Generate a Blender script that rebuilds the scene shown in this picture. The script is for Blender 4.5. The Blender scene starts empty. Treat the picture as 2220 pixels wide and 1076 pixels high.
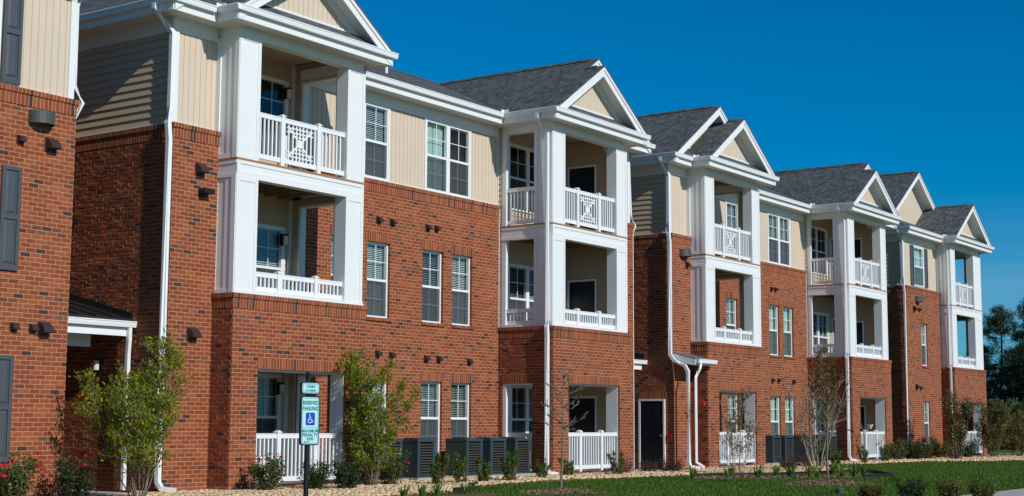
import bpy, math, random
import numpy as np
from mathutils import Vector, Matrix
D = bpy.data
sc = bpy.context.scene
COL = sc.collection
PI = math.pi

# ------------------------------------------------------------------ camera
CAM = dict(f=3191.067, yaw=35.157, pitch=6.835, roll=0.275)
def cam_axes():
    y, p, r = [math.radians(CAM[k]) for k in ('yaw', 'pitch', 'roll')]
    F = Vector((math.cos(y)*math.cos(p), math.sin(y)*math.cos(p), math.sin(p)))
    R = Vector((math.sin(y), -math.cos(y), 0))
    U = R.cross(F)
    return R*math.cos(r)+U*math.sin(r), U*math.cos(r)-R*math.sin(r), F
R_, U_, F_ = cam_axes()
cd = D.cameras.new('camera'); cam = D.objects.new('camera', cd); COL.objects.link(cam)
cd.sensor_width = 36; cd.lens = 36*CAM['f']/2220
cd.clip_start = 0.3; cd.clip_end = 3000
m = Matrix((R_, U_, -F_)).transposed().to_4x4()
cam.matrix_world = m
sc.camera = cam

# ------------------------------------------------------------------ sky, sun, exposure
SUN_AZ, SUN_EL = 9.8, 31.0      # light travels toward +Y, slightly +X
w = D.worlds.new('World'); sc.world = w; w.use_nodes = True
nt = w.node_tree; bg = nt.nodes['Background']
sky = nt.nodes.new('ShaderNodeTexSky'); sky.sky_type = 'NISHITA'; sky.sun_disc = False
sky.sun_elevation = math.radians(SUN_EL); sky.sun_rotation = math.radians(180+SUN_AZ)
sky.air_density = 1.0; sky.dust_density = 0.25; sky.ozone_density = 2.5; sky.altitude = 200
hs = nt.nodes.new('ShaderNodeHueSaturation'); hs.inputs['Saturation'].default_value = 1.12; hs.inputs['Hue'].default_value = 0.5
hs.inputs['Value'].default_value = 0.95
# thin streaks of high cloud low in the sky
tc = nt.nodes.new('ShaderNodeTexCoord'); mp = nt.nodes.new('ShaderNodeMapping')
mp.inputs['Scale'].default_value = (1.2, 1.2, 14)
ns = nt.nodes.new('ShaderNodeTexNoise'); ns.inputs['Scale'].default_value = 3.2; ns.inputs['Detail'].default_value = 5
cr = nt.nodes.new('ShaderNodeValToRGB'); cr.color_ramp.elements[0].position = 0.46; cr.color_ramp.elements[1].position = 0.85
sx = nt.nodes.new('ShaderNodeSeparateXYZ')
mr = nt.nodes.new('ShaderNodeMapRange'); mr.inputs['From Min'].default_value = 0.15; mr.inputs['From Max'].default_value = 0.07
mr.inputs['To Min'].default_value = 0; mr.inputs['To Max'].default_value = 0.9
mu = nt.nodes.new('ShaderNodeMath'); mu.operation = 'MULTIPLY'
mx = nt.nodes.new('ShaderNodeMixRGB'); mx.inputs[2].default_value = (3.0, 6.8, 10.4, 1)
L = nt.links.new
tint = nt.nodes.new('ShaderNodeMixRGB'); tint.blend_type = 'MULTIPLY'; tint.inputs[0].default_value = 1; tint.inputs[2].default_value = (0.38, 1.10, 1.6, 1)
L(sky.outputs[0], tint.inputs[1]); L(tint.outputs[0], hs.inputs['Color']); L(tc.outputs['Generated'], mp.inputs[0]); L(mp.outputs[0], ns.inputs['Vector'])
L(ns.outputs['Fac'], cr.inputs[0]); L(tc.outputs['Generated'], sx.inputs[0]); L(sx.outputs['Z'], mr.inputs['Value'])
ma = nt.nodes.new('ShaderNodeMath'); ma.operation = 'MULTIPLY_ADD'; ma.inputs[1].default_value = .7; ma.inputs[2].default_value = .3
L(cr.outputs[0], ma.inputs[0]); L(ma.outputs[0], mu.inputs[0]); L(mr.outputs[0], mu.inputs[1]); L(mu.outputs[0], mx.inputs[0])
L(hs.outputs[0], mx.inputs[1]); L(mx.outputs[0], bg.inputs['Color'])
bg.inputs['Strength'].default_value = 0.057
sl = D.lights.new('sun', 'SUN'); sl.energy = 3.5; sl.angle = math.radians(0.5); sl.color = (1, 0.965, 0.90)
so = D.objects.new('sun', sl); COL.objects.link(so)
sdir = Vector((math.sin(math.radians(SUN_AZ))*math.cos(math.radians(SUN_EL)), math.cos(math.radians(SUN_AZ))*math.cos(math.radians(SUN_EL)), -math.sin(math.radians(SUN_EL))))
so.rotation_euler = sdir.to_track_quat('-Z', 'Y').to_euler(); so.location = (0, -20, 30)
sc.view_settings.view_transform = 'Standard'; sc.view_settings.look = 'None'
sc.view_settings.exposure = 0.0; sc.view_settings.gamma = 1.0
sc.render.resolution_x = 1024; sc.render.resolution_y = 496
sc.cycles.max_bounces = 8; sc.cycles.transparent_max_bounces = 24

# ------------------------------------------------------------------ materials
MATS = {}
def new_mat(name):
    mt = D.materials.new(name); mt.use_nodes = True; MATS[name] = mt
    return mt, mt.node_tree, mt.node_tree.nodes['Principled BSDF']
def N(t, kind, **kw):
    n = t.nodes.new(kind)
    for k, v in kw.items(): setattr(n, k, v)
    return n
def math_n(t, op, a, b=None, c=None):
    n = t.nodes.new('ShaderNodeMath'); n.operation = op
    for i, v in enumerate((a, b, c)):
        if v is None: continue
        if isinstance(v, (int, float)): n.inputs[i].default_value = v
        else: t.links.new(v, n.inputs[i])
    return n.outputs[0]
def mixc(t, fac, a, b, mode='MIX'):
    n = t.nodes.new('ShaderNodeMixRGB'); n.blend_type = mode
    for i, v in enumerate((fac, a, b)):
        if isinstance(v, (int, float)): n.inputs[i].default_value = v
        elif isinstance(v, tuple): n.inputs[i].default_value = v if len(v) == 4 else (*v, 1)
        else: t.links.new(v, n.inputs[i])
    return n.outputs[0]
def ramp(t, fac, stops, interp='LINEAR'):
    n = t.nodes.new('ShaderNodeValToRGB'); n.color_ramp.interpolation = interp
    e = n.color_ramp.elements
    while len(e) < len(stops): e.new(0.5)
    for i, (p, c) in enumerate(stops):
        e[i].position = p; e[i].color = (*c, 1)
    t.links.new(fac, n.inputs[0]); return n.outputs[0]
def uv_world(t):
    """u along the wall, v = z, in metres, for walls facing either way"""
    g = t.nodes.new('ShaderNodeNewGeometry')
    sp = t.nodes.new('ShaderNodeSeparateXYZ'); t.links.new(g.outputs['Position'], sp.inputs[0])
    sn = t.nodes.new('ShaderNodeSeparateXYZ'); t.links.new(g.outputs['True Normal'], sn.inputs[0])
    ax = math_n(t, 'GREATER_THAN', math_n(t, 'ABSOLUTE', sn.outputs['X']), 0.5)
    u = math_n(t, 'ADD', math_n(t, 'MULTIPLY', sp.outputs['Y'], ax), math_n(t, 'MULTIPLY', sp.outputs['X'], math_n(t, 'SUBTRACT', 1.0, ax)))
    return u, sp.outputs['Z'], sp, g
def noise(t, vec, scale, detail=3, rough=0.6):
    n = t.nodes.new('ShaderNodeTexNoise'); n.inputs['Scale'].default_value = scale
    n.inputs['Detail'].default_value = detail; n.inputs['Roughness'].default_value = rough
    if vec is not None: t.links.new(vec, n.inputs['Vector'])
    return n.outputs['Fac']
def bump(t, h, strength, dist, bs, normal=None):
    n = t.nodes.new('ShaderNodeBump'); n.inputs['Strength'].default_value = strength; n.inputs['Distance'].default_value = dist
    t.links.new(h, n.inputs['Height'])
    if normal: t.links.new(normal, n.inputs['Normal'])
    t.links.new(n.outputs[0], bs.inputs['Normal']); return n.outputs[0]

BRICKS = [(0.0, (0.230, 0.057, 0.026)), (0.25, (0.265, 0.071, 0.032)), (0.5, (0.31, 0.088, 0.038)), (0.7, (0.238, 0.058, 0.027)),
          (0.84, (0.22, 0.062, 0.036)), (0.885, (0.14, 0.056, 0.04)), (0.93, (0.06, 0.036, 0.034)), (0.982, (0.18, 0.08, 0.05))]
def brick_mat(name, bw, bh, bond=True, vert_only=False):
    mt, t, bs = new_mat(name)
    u, v, sp, g = uv_world(t)
    pos = g.outputs['Position']
    # courses are never laid perfectly: waver the joints a little
    wob = math_n(t, 'MULTIPLY', math_n(t, 'SUBTRACT', noise(t, pos, 9, 2), 0.5), 0.012)
    u = math_n(t, 'ADD', u, wob); v = math_n(t, 'ADD', v, math_n(t, 'MULTIPLY', wob, 0.6))
    row = math_n(t, 'FLOOR', math_n(t, 'DIVIDE', v, bh)) if not vert_only else math_n(t, 'MULTIPLY', v, 0.0)
    uu = math_n(t, 'DIVIDE', u, bw)
    if bond: uu = math_n(t, 'ADD', uu, math_n(t, 'MULTIPLY', math_n(t, 'MODULO', math_n(t, 'ADD', row, 1000.0), 2.0), 0.5))
    idx = math_n(t, 'FLOOR', uu)
    fu = math_n(t, 'MULTIPLY', math_n(t, 'SUBTRACT', uu, idx), bw)
    du = math_n(t, 'MINIMUM', fu, math_n(t, 'SUBTRACT', bw, fu))
    if vert_only: dd = du
    else:
        fv = math_n(t, 'SUBTRACT', v, math_n(t, 'MULTIPLY', row, bh))
        dv = math_n(t, 'MINIMUM', fv, math_n(t, 'SUBTRACT', bh, fv))
        dd = math_n(t, 'MINIMUM', du, dv)
    j = t.nodes.new('ShaderNodeMapRange'); j.inputs['From Min'].default_value = 0.0046; j.inputs['From Max'].default_value = 0.0078
    t.links.new(dd, j.inputs['Value']); face = j.outputs[0]
    cv = t.nodes.new('ShaderNodeCombineXYZ'); t.links.new(idx, cv.inputs[0]); t.links.new(row, cv.inputs[1])
    t.links.new(math_n(t, 'FLOOR', math_n(t, 'MULTIPLY', sp.outputs['X'], 0.11)), cv.inputs[2])
    wn = t.nodes.new('ShaderNodeTexWhiteNoise'); wn.noise_dimensions = '3D'; t.links.new(cv.outputs[0], wn.inputs['Vector'])
    base = ramp(t, wn.outputs['Value'], BRICKS, 'CONSTANT')
    # burnt patches inside single bricks and broad shade drift over the wall
    n1 = noise(t, pos, 26, 4, 0.7); n2 = noise(t, pos, 0.45, 2)
    base = mixc(t, math_n(t, 'MULTIPLY', math_n(t, 'GREATER_THAN', n1, 0.62), 0.35), base, (0.14, 0.055, 0.045))
    hv = t.nodes.new('ShaderNodeHueSaturation'); t.links.new(base, hv.inputs['Color'])
    t.links.new(math_n(t, 'ADD', 0.72, math_n(t, 'ADD', math_n(t, 'MULTIPLY', n2, 0.3), math_n(t, 'MULTIPLY', n1, 0.28))), hv.inputs['Value'])
    mort = mixc(t, noise(t, pos, 14, 3), (0.52, 0.24, 0.12), (0.64, 0.33, 0.17))
    # pale efflorescence near the ground
    ef = t.nodes.new('ShaderNodeMapRange'); ef.inputs['From Min'].default_value = -0.95; ef.inputs['From Max'].default_value = -1.3
    t.links.new(math_n(t, 'ADD', sp.outputs['Z'], math_n(t, 'MULTIPLY', noise(t, pos, 2.5, 3), 0.35)), ef.inputs['Value'])
    col = mixc(t, face, mort, hv.outputs[0])
    col = mixc(t, math_n(t, 'MULTIPLY', ef.outputs[0], 0.35), col, (0.5, 0.33, 0.25))
    t.links.new(col, bs.inputs['Base Color']); bs.inputs['Roughness'].default_value = 0.88
    bs.inputs['Specular IOR Level'].default_value = 0.25
    h = math_n(t, 'ADD', math_n(t, 'MULTIPLY', face, 0.7), math_n(t, 'ADD', math_n(t, 'MULTIPLY', n1, 0.55), math_n(t, 'MULTIPLY', wn.outputs['Value'], 0.6)))
    bump(t, h, 0.85, 0.010, bs)
    return mt
brick_mat('brick', 0.2066, 0.0795)
brick_mat('soldier_brick', 0.0795, 0.2, bond=False, vert_only=True)

def simple(name, col, rough=0.5, var=0.06, nscale=2.0, bmp=0.0, bscale=60, metal=0.0, spec=0.4):
    mt, t, bs = new_mat(name)
    g = t.nodes.new('ShaderNodeNewGeometry')
    n = noise(t, g.outputs['Position'], nscale, 4)
    hv = t.nodes.new('ShaderNodeHueSaturation'); hv.inputs['Color'].default_value = (*col, 1)
    t.links.new(math_n(t, 'ADD', 1-var, math_n(t, 'MULTIPLY', n, 2*var)), hv.inputs['Value'])
    t.links.new(hv.outputs[0], bs.inputs['Base Color'])
    bs.inputs['Roughness'].default_value = rough; bs.inputs['Metallic'].default_value = metal
    bs.inputs['Specular IOR Level'].default_value = spec
    if bmp: bump(t, noise(t, g.outputs['Position'], bscale, 3), bmp, 0.004, bs)
    return mt
simple('white_trim', (0.80, 0.81, 0.80), 0.55, 0.03, 1.1, 0.03, 25)
simple('white_vinyl', (0.84, 0.85, 0.85), 0.38, 0.02, 2.0)
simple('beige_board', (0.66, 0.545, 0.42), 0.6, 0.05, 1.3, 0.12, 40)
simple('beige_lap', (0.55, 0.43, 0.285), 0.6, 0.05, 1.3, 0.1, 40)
simple('soffit_white', (0.70, 0.69, 0.66), 0.65, 0.04, 1.5)
simple('ceiling_tan', (0.55, 0.46, 0.36), 0.7, 0.04, 1.5)
simple('treated_wood', (0.36, 0.19, 0.085), 0.75, 0.25, 9.0, 0.3, 30)
simple('joist_wood', (0.30, 0.19, 0.10), 0.8, 0.2, 6.0)
simple('shutter_gray', (0.072, 0.082, 0.098), 0.5, 0.04, 2)
simple('door_black', (0.012, 0.014, 0.019), 0.32, 0.1, 3, spec=0.5)
simple('vent_brown', (0.045, 0.027, 0.024), 0.45, 0.1, 6)
simple('lamp_gray', (0.075, 0.08, 0.08), 0.5, 0.05, 3)
simple('black_metal', (0.012, 0.012, 0.013), 0.4, 0.1, 8)
simple('lamp_glass', (0.75, 0.72, 0.62), 0.3, 0.02, 3)
simple('canopy_metal', (0.02, 0.021, 0.023), 0.35, 0.1, 3, spec=0.6)
simple('canopy_gray', (0.16, 0.175, 0.18), 0.4, 0.1, 3)
simple('fixture_red', (0.55, 0.012, 0.02), 0.35, 0.05, 3)
simple('ac_green', (0.036, 0.062, 0.072), 0.42, 0.06, 3, spec=0.5)
simple('ac_slat', (0.075, 0.07, 0.06), 0.5, 0.1, 5)
simple('ac_dark', (0.008, 0.008, 0.009), 0.8, 0.1, 5)
simple('lot_concrete', (0.38, 0.33, 0.255), 0.9, 0.12, .3)
simple('concrete', (0.42, 0.40, 0.37), 0.9, 0.12, 3, 0.3, 40)
simple('interior_dark', (0.02, 0.02, 0.02), 0.9, 0.1, 2)  # near-black colour stands in for the shade inside the rooms
simple('edging_black', (0.018, 0.017, 0.016), 0.55, 0.2, 6)
simple('blind_white', (0.60, 0.65, 0.64), 0.6, 0.05, 3)
simple('curtain_green', (0.50, 0.64, 0.57), 0.8, 0.08, 5)
simple('steel', (0.45, 0.45, 0.45), 0.3, 0.05, 5, metal=0.8)
simple('sign_plate', (0.50, 0.77, 0.80), 0.4, 0.03, 6)
simple('sign_teal', (0.0, 0.25, 0.24), 0.5, 0.02, 6)
simple('sign_blue', (0.01, 0.07, 0.50), 0.4, 0.02, 6)
simple('bark_gray', (0.20, 0.16, 0.12), 0.85, 0.3, 18, 0.4, 60)
simple('bark_tan', (0.40, 0.31, 0.22), 0.85, 0.3, 14, 0.4, 60)
simple('bark_dark', (0.07, 0.052, 0.042), 0.9, 0.3, 8, 0.4, 30)
simple('petal_red', (0.5, 0.004, 0.018), 0.5, 0.15, 30)
simple('petal_yellow', (0.75, 0.5, 0.03), 0.5, 0.1, 30)
simple('petal_pink', (0.7, 0.05, 0.25), 0.5, 0.1, 30)
simple('bowl_white', (0.75, 0.76, 0.78), 0.3, 0.03, 5)

def shingle():
    mt, t, bs = new_mat('shingle')
    u, v, sp, g = uv_world(t)
    # slopes facing -Y run along X; slopes facing +-X run along Y (normals have a large x part there)
    rowh = 0.078
    row = math_n(t, 'FLOOR', math_n(t, 'DIVIDE', v, rowh))
    wn0 = t.nodes.new('ShaderNodeTexWhiteNoise'); wn0.noise_dimensions = '1D'; t.links.new(row, wn0.inputs['W'])
    uu = math_n(t, 'ADD', math_n(t, 'DIVIDE', u, 0.12), math_n(t, 'MULTIPLY', wn0.outputs['Value'], 7.0))
    idx = math_n(t, 'FLOOR', uu)
    cv = t.nodes.new('ShaderNodeCombineXYZ'); t.links.new(idx, cv.inputs[0]); t.links.new(row, cv.inputs[1])
    wn = t.nodes.new('ShaderNodeTexWhiteNoise'); wn.noise_dimensions = '3D'; t.links.new(cv.outputs[0], wn.inputs['Vector'])
    c = ramp(t, wn.outputs['Value'], [(0, (0.060, 0.066, 0.068)), (0.35, (0.085, 0.093, 0.096)), (0.7, (0.105, 0.114, 0.117)), (1, (0.138, 0.148, 0.151))])
    big = noise(t, g.outputs['Position'], 0.6, 2)
    hv = t.nodes.new('ShaderNodeHueSaturation'); t.links.new(c, hv.inputs['Color'])
    t.links.new(math_n(t, 'ADD', 0.88, math_n(t, 'MULTIPLY', big, 0.24)), hv.inputs['Value'])
    t.links.new(hv.outputs[0], bs.inputs['Base Color']); bs.inputs['Roughness'].default_value = 0.9
    bs.inputs['Specular IOR Level'].default_value = 0.2
    fr = math_n(t, 'SUBTRACT', math_n(t, 'DIVIDE', v, rowh), row)
    h = math_n(t, 'ADD', math_n(t, 'MULTIPLY', math_n(t, 'SUBTRACT', 1.0, fr), 0.7), math_n(t, 'ADD', math_n(t, 'MULTIPLY', wn.outputs['Value'], 0.8), math_n(t, 'MULTIPLY', noise(t, g.outputs['Position'], 120, 2), 0.4)))
    bump(t, h, 0.6, 0.012, bs)
shingle()

def glass_mat(name, tint, base=0.06, screen=None):
    mt = D.materials.new(name); mt.use_nodes = True; MATS[name] = mt
    t = mt.node_tree; t.nodes.clear()
    out = N(t, 'ShaderNodeOutputMaterial'); tr = N(t, 'ShaderNodeBsdfTransparent'); tr.inputs[0].default_value = (*tint, 1)
    if screen:
        df = N(t, 'ShaderNodeBsdfDiffuse'); df.inputs[0].default_value = (*screen, 1)
        mxs = N(t, 'ShaderNodeMixShader'); mxs.inputs[0].default_value = 0.5
        t.links.new(tr.outputs[0], mxs.inputs[1]); t.links.new(df.outputs[0], mxs.inputs[2]); t.links.new(mxs.outputs[0], out.inputs[0])
        return
    gl = N(t, 'ShaderNodeBsdfGlossy'); gl.inputs['Roughness'].default_value = 0.015; gl.inputs[0].default_value = (0.9, 0.97, 1, 1)
    g = N(t, 'ShaderNodeNewGeometry'); nz = t.nodes.new('ShaderNodeTexNoise'); nz.inputs['Scale'].default_value = 1.6
    t.links.new(g.outputs['Position'], nz.inputs['Vector'])
    b = N(t, 'ShaderNodeBump'); b.inputs['Strength'].default_value = 0.06; b.inputs['Distance'].default_value = 0.05
    t.links.new(nz.outputs['Fac'], b.inputs['Height']); t.links.new(b.outputs[0], gl.inputs['Normal'])
    lw = N(t, 'ShaderNodeLayerWeight'); lw.inputs[0].default_value = 0.22
    fac = math_n(t, 'ADD', lw.outputs['Fresnel'], base)
    mxs = N(t, 'ShaderNodeMixShader'); t.links.new(fac, mxs.inputs[0])
    t.links.new(tr.outputs[0], mxs.inputs[1]); t.links.new(gl.outputs[0], mxs.inputs[2]); t.links.new(mxs.outputs[0], out.inputs[0])
glass_mat('glass', (0.80, 0.87, 0.86))
glass_mat('screen', (0.75, 0.78, 0.8), screen=(0.11, 0.12, 0.13))

def leaf_mat(name, stops, trans=0.35, rough=0.45):
    mt = D.materials.new(name); mt.use_nodes = True; MATS[name] = mt
    t = mt.node_tree; bs = t.nodes['Principled BSDF']
    g = N(t, 'ShaderNodeNewGeometry')
    c = ramp(t, g.outputs['Random Per Island'], stops)
    t.links.new(c, bs.inputs['Base Color']); bs.inputs['Roughness'].default_value = rough
    bs.inputs['Specular IOR Level'].default_value = 0.3
    tl = N(t, 'ShaderNodeBsdfTranslucent'); t.links.new(c, tl.inputs[0])
    mxs = N(t, 'ShaderNodeMixShader'); mxs.inputs[0].default_value = trans
    out = t.nodes['Material Output']
    t.links.new(bs.outputs[0], mxs.inputs[1]); t.links.new(tl.outputs[0], mxs.inputs[2]); t.links.new(mxs.outputs[0], out.inputs[0])
leaf_mat('leaf_bright', [(0, (0.08, 0.14, 0.006)), (0.45, (0.22, 0.31, 0.008)), (0.85, (0.42, 0.47, 0.012)), (1, (0.34, 0.24, 0.03))], .5, .7)
leaf_mat('leaf_bronze', [(0, (0.10, 0.085, 0.02)), (0.5, (0.17, 0.12, 0.03)), (0.8, (0.13, 0.15, 0.02)), (1, (0.22, 0.10, 0.04))])
leaf_mat('leaf_dark', [(0, (0.018, 0.04, 0.012)), (0.6, (0.04, 0.075, 0.018)), (1, (0.075, 0.10, 0.025))])
leaf_mat('leaf_rose', [(0, (0.035, 0.07, 0.015)), (0.6, (0.09, 0.15, 0.03)), (0.85, (0.16, 0.2, 0.04)), (1, (0.16, 0.05, 0.03))])
leaf_mat('leaf_yew', [(0, (0.035, 0.075, 0.012)), (0.6, (0.10, 0.16, 0.022)), (1, (0.22, 0.26, 0.04))])
leaf_mat('leaf_maroon', [(0, (0.05, 0.018, 0.022)), (0.6, (0.11, 0.03, 0.035)), (1, (0.17, 0.06, 0.05))])
leaf_mat('leaf_olive', [(0, (0.05, 0.065, 0.014)), (0.5, (0.12, 0.135, 0.025)), (0.8, (0.22, 0.20, 0.035)), (1, (0.22, 0.10, 0.04))])
leaf_mat('leaf_lily', [(0, (0.06, 0.14, 0.015)), (0.6, (0.12, 0.25, 0.03)), (1, (0.2, 0.34, 0.04))])
leaf_mat('needle', [(0, (0.014, 0.024, 0.008)), (0.6, (0.035, 0.052, 0.014)), (1, (0.075, 0.092, 0.022))], 0.15)
leaf_mat('grass_blade', [(0, (0.055, 0.11, 0.012)), (0.6, (0.088, 0.18, 0.018)), (1, (0.14, 0.24, 0.028))], 0.4)
leaf_mat('mulch_chip', [(0, (0.12, 0.07, 0.045)), (0.6, (0.22, 0.14, 0.09)), (1, (0.45, 0.32, 0.2))], 0.0, 0.9)
leaf_mat('stone', [(0, (0.45, 0.31, 0.17)), (0.5, (0.74, 0.54, 0.32)), (0.8, (0.84, 0.67, 0.44)), (1, (0.64, 0.40, 0.22))], 0.0, 0.85)

def ground_mat(name, c1, c2, c3, s1, s2, bmp=0.5, dist=0.03):
    mt, t, bs = new_mat(name); g = N(t, 'ShaderNodeNewGeometry')
    a = noise(t, g.outputs['Position'], s1, 4); b = noise(t, g.outputs['Position'], s2, 4, 0.7)
    c = mixc(t, b, c1, c2); r = ramp(t, a, [(0.35, (0, 0, 0)), (0.65, (1, 1, 1))])
    c = mixc(t, math_n(t, 'MULTIPLY', r, 0.6), c, c3)
    t.links.new(c, bs.inputs['Base Color']); bs.inputs['Roughness'].default_value = 0.95; bs.inputs['Specular IOR Level'].default_value = 0.1
    bump(t, b, bmp, dist, bs)
ground_mat('lawn', (0.05, 0.10, 0.012), (0.10, 0.19, 0.02), (0.07, 0.14, 0.017), 0.5, 45)
ground_mat('gravel_base', (0.34, 0.22, 0.12), (0.66, 0.50, 0.32), (0.5, 0.36, 0.21), 0.8, 38, 0.8)
ground_mat('mulch', (0.10, 0.06, 0.04), (0.26, 0.17, 0.11), (0.17, 0.11, 0.07), 1.2, 50, 0.8)
ground_mat('far_ground', (0.05, 0.08, 0.02), (0.09, 0.11, 0.03), (0.07, 0.09, 0.03), 0.05, 5, 0.3)

# ------------------------------------------------------------------ mesh helpers
class MB:
    def __init__(s): s.v = []; s.f = []
    def poly(s, pts):
        i = len(s.v); s.v += [tuple(p) for p in pts]; s.f.append(tuple(range(i, i+len(pts)))); return s
    def box(s, x0, x1, y0, y1, z0, z1):
        i = len(s.v)
        s.v += [(x0,y0,z0),(x1,y0,z0),(x1,y1,z0),(x0,y1,z0),(x0,y0,z1),(x1,y0,z1),(x1,y1,z1),(x0,y1,z1)]
        for q in ((0,3,2,1),(4,5,6,7),(0,1,5,4),(1,2,6,5),(2,3,7,6),(3,0,4,7)): s.f.append(tuple(i+k for k in q))
        return s
    def ext(s, prof, axis, a, b):
        """extrude a 2D profile: axis 'x' -> prof=(y,z); 'y' -> (x,z); 'z' -> (x,y)"""
        i = len(s.v); n = len(prof)
        for t in (a, b):
            for (p, q) in prof:
                s.v.append((t, p, q) if axis == 'x' else (p, t, q) if axis == 'y' else (p, q, t))
        for k in range(n):
            k2 = (k+1) % n; s.f.append((i+k, i+k2, i+n+k2, i+n+k))
        s.f.append(tuple(i+k for k in reversed(range(n)))); s.f.append(tuple(i+n+k for k in range(n)))
        return s
    def slab(s, poly, th):
        """polygon extruded down by th"""
        i = len(s.v); n = len(poly)
        s.v += [tuple(p) for p in poly]+[(p[0], p[1], p[2]-th) for p in poly]
        s.f.append(tuple(range(i, i+n))); s.f.append(tuple(reversed(range(i+n, i+2*n))))
        for k in range(n):
            k2 = (k+1) % n; s.f.append((i+k, i+n+k, i+n+k2, i+k2))
        return s
    def tube(s, pts, r, seg=6, square=False, taper=None):
        pts = [Vector(p) for p in pts]; n = len(pts); rings = []
        ref = Vector((0, 0, 1))
        for k, p in enumerate(pts):
            if k == 0: d = pts[1]-p
            elif k == n-1: d = p-pts[k-1]
            else: d = (pts[k+1]-p).normalized()+(p-pts[k-1]).normalized()
            d.normalize()
            a = ref.cross(d)
            if a.length < 0.15: a = Vector((1, 0, 0)).cross(d)
            if a.length < 0.15: a = Vector((0, 1, 0)).cross(d)
            if abs(d.z) > 0.98: a = Vector((1, 0, 0))-d*d.x
            a.normalize(); b = d.cross(a)
            rr = r if taper is None else r+(taper-r)*k/(n-1)
            base = len(s.v)
            for q in range(seg):
                an = 2*PI*q/seg+(PI/4 if square else 0)
                s.v.append(tuple(p+a*math.cos(an)*rr+b*math.sin(an)*rr))
            rings.append(base)
        for k in range(n-1):
            # match ring rotation
            A = Vector(s.v[rings[k]]); best = min(range(seg), key=lambda q: (Vector(s.v[rings[k+1]+q])-A).length)
            flip = (Vector(s.v[rings[k+1]+(best+1) % seg])-Vector(s.v[rings[k]+1])).length > (Vector(s.v[rings[k+1]+(best-1) % seg])-Vector(s.v[rings[k]+1])).length
            if best or flip:
                ring = [s.v[rings[k+1]+((best+(-q if flip else q)) % seg)] for q in range(seg)]
                for q in range(seg): s.v[rings[k+1]+q] = ring[q]
            for q in range(seg):
                q2 = (q+1) % seg; s.f.append((rings[k]+q, rings[k]+q2, rings[k+1]+q2, rings[k+1]+q))
        s.f.append(tuple(rings[0]+q for q in reversed(range(seg)))); s.f.append(tuple(rings[-1]+q for q in range(seg)))
        return s
    def cyl(s, x, y, z0, z1, r, seg=12, r2=None):
        i = len(s.v); r2 = r if r2 is None else r2
        for (z, rr) in ((z0, r), (z1, r2)):
            for q in range(seg): s.v.append((x+rr*math.cos(2*PI*q/seg), y+rr*math.sin(2*PI*q/seg), z))
        for q in range(seg): q2 = (q+1) % seg; s.f.append((i+q, i+q2, i+seg+q2, i+seg+q))
        s.f.append(tuple(i+q for q in reversed(range(seg)))); s.f.append(tuple(i+seg+q for q in range(seg)))
        return s
    def mesh(s, name, org=(0, 0, 0), smooth=False):
        me = D.meshes.new(name)
        me.from_pydata([(v[0]-org[0], v[1]-org[1], v[2]-org[2]) for v in s.v], [], s.f)
        if smooth: me.polygons.foreach_set('use_smooth', [True]*len(me.polygons))
        me.update(); return me
    def build(s, name, mat, parent=None, org=None, smooth=False, loc=None):
        """world-coordinate mesh under a parent Empty whose world location is org"""
        if org is None: org = parent['org'] if parent is not None and 'org' in parent else (0, 0, 0)
        org = tuple(org)
        me = s.mesh(name, org, smooth); me.materials.append(MATS[mat])
        o = D.objects.new(name, me); COL.objects.link(o)
        if parent is not None: o.parent = parent
        if loc: o.location = loc
        return o
def empty(name, loc, label, cat, group=None, kind=None):
    o = D.objects.new(name, None); COL.objects.link(o); o.location = loc; o.empty_display_size = 0.3
    o['label'] = label; o['category'] = cat
    if group: o['group'] = group
    if kind: o['kind'] = kind
    return o
def structure(o, label=None):
    o['kind'] = 'structure'
    if label: o['label'] = label
    return o
def tag(o, label, cat, group=None, kind=None):
    o['label'] = label; o['category'] = cat
    if group: o['group'] = group
    if kind: o['kind'] = kind
    return o
ORG = {}
def at(parent, name, me, loc_world, mat=None):
    """place shared mesh under a building Empty at a world location"""
    o = D.objects.new(name, me); COL.objects.link(o); o.parent = parent
    og = ORG[parent.name]; o.location = (loc_world[0]-og[0], loc_world[1]-og[1], loc_world[2]-og[2])
    return o
def B(mb, name, mat, parent, smooth=False):
    return mb.build(name, mat, parent, ORG[parent.name], smooth)
def mesh_np(name, V, F, mat):
    me = D.meshes.new(name); k = F.shape[1]
    me.vertices.add(len(V)); me.vertices.foreach_set('co', V.astype(np.float32).ravel())
    me.loops.add(F.size); me.loops.foreach_set('vertex_index', F.astype(np.int32).ravel())
    me.polygons.add(len(F)); me.polygons.foreach_set('loop_start', np.arange(0, F.size, k, dtype=np.int32))
    me.polygons.foreach_set('loop_total', np.full(len(F), k, dtype=np.int32))
    me.update(calc_edges=True); me.materials.append(MATS[mat]); return me

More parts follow.
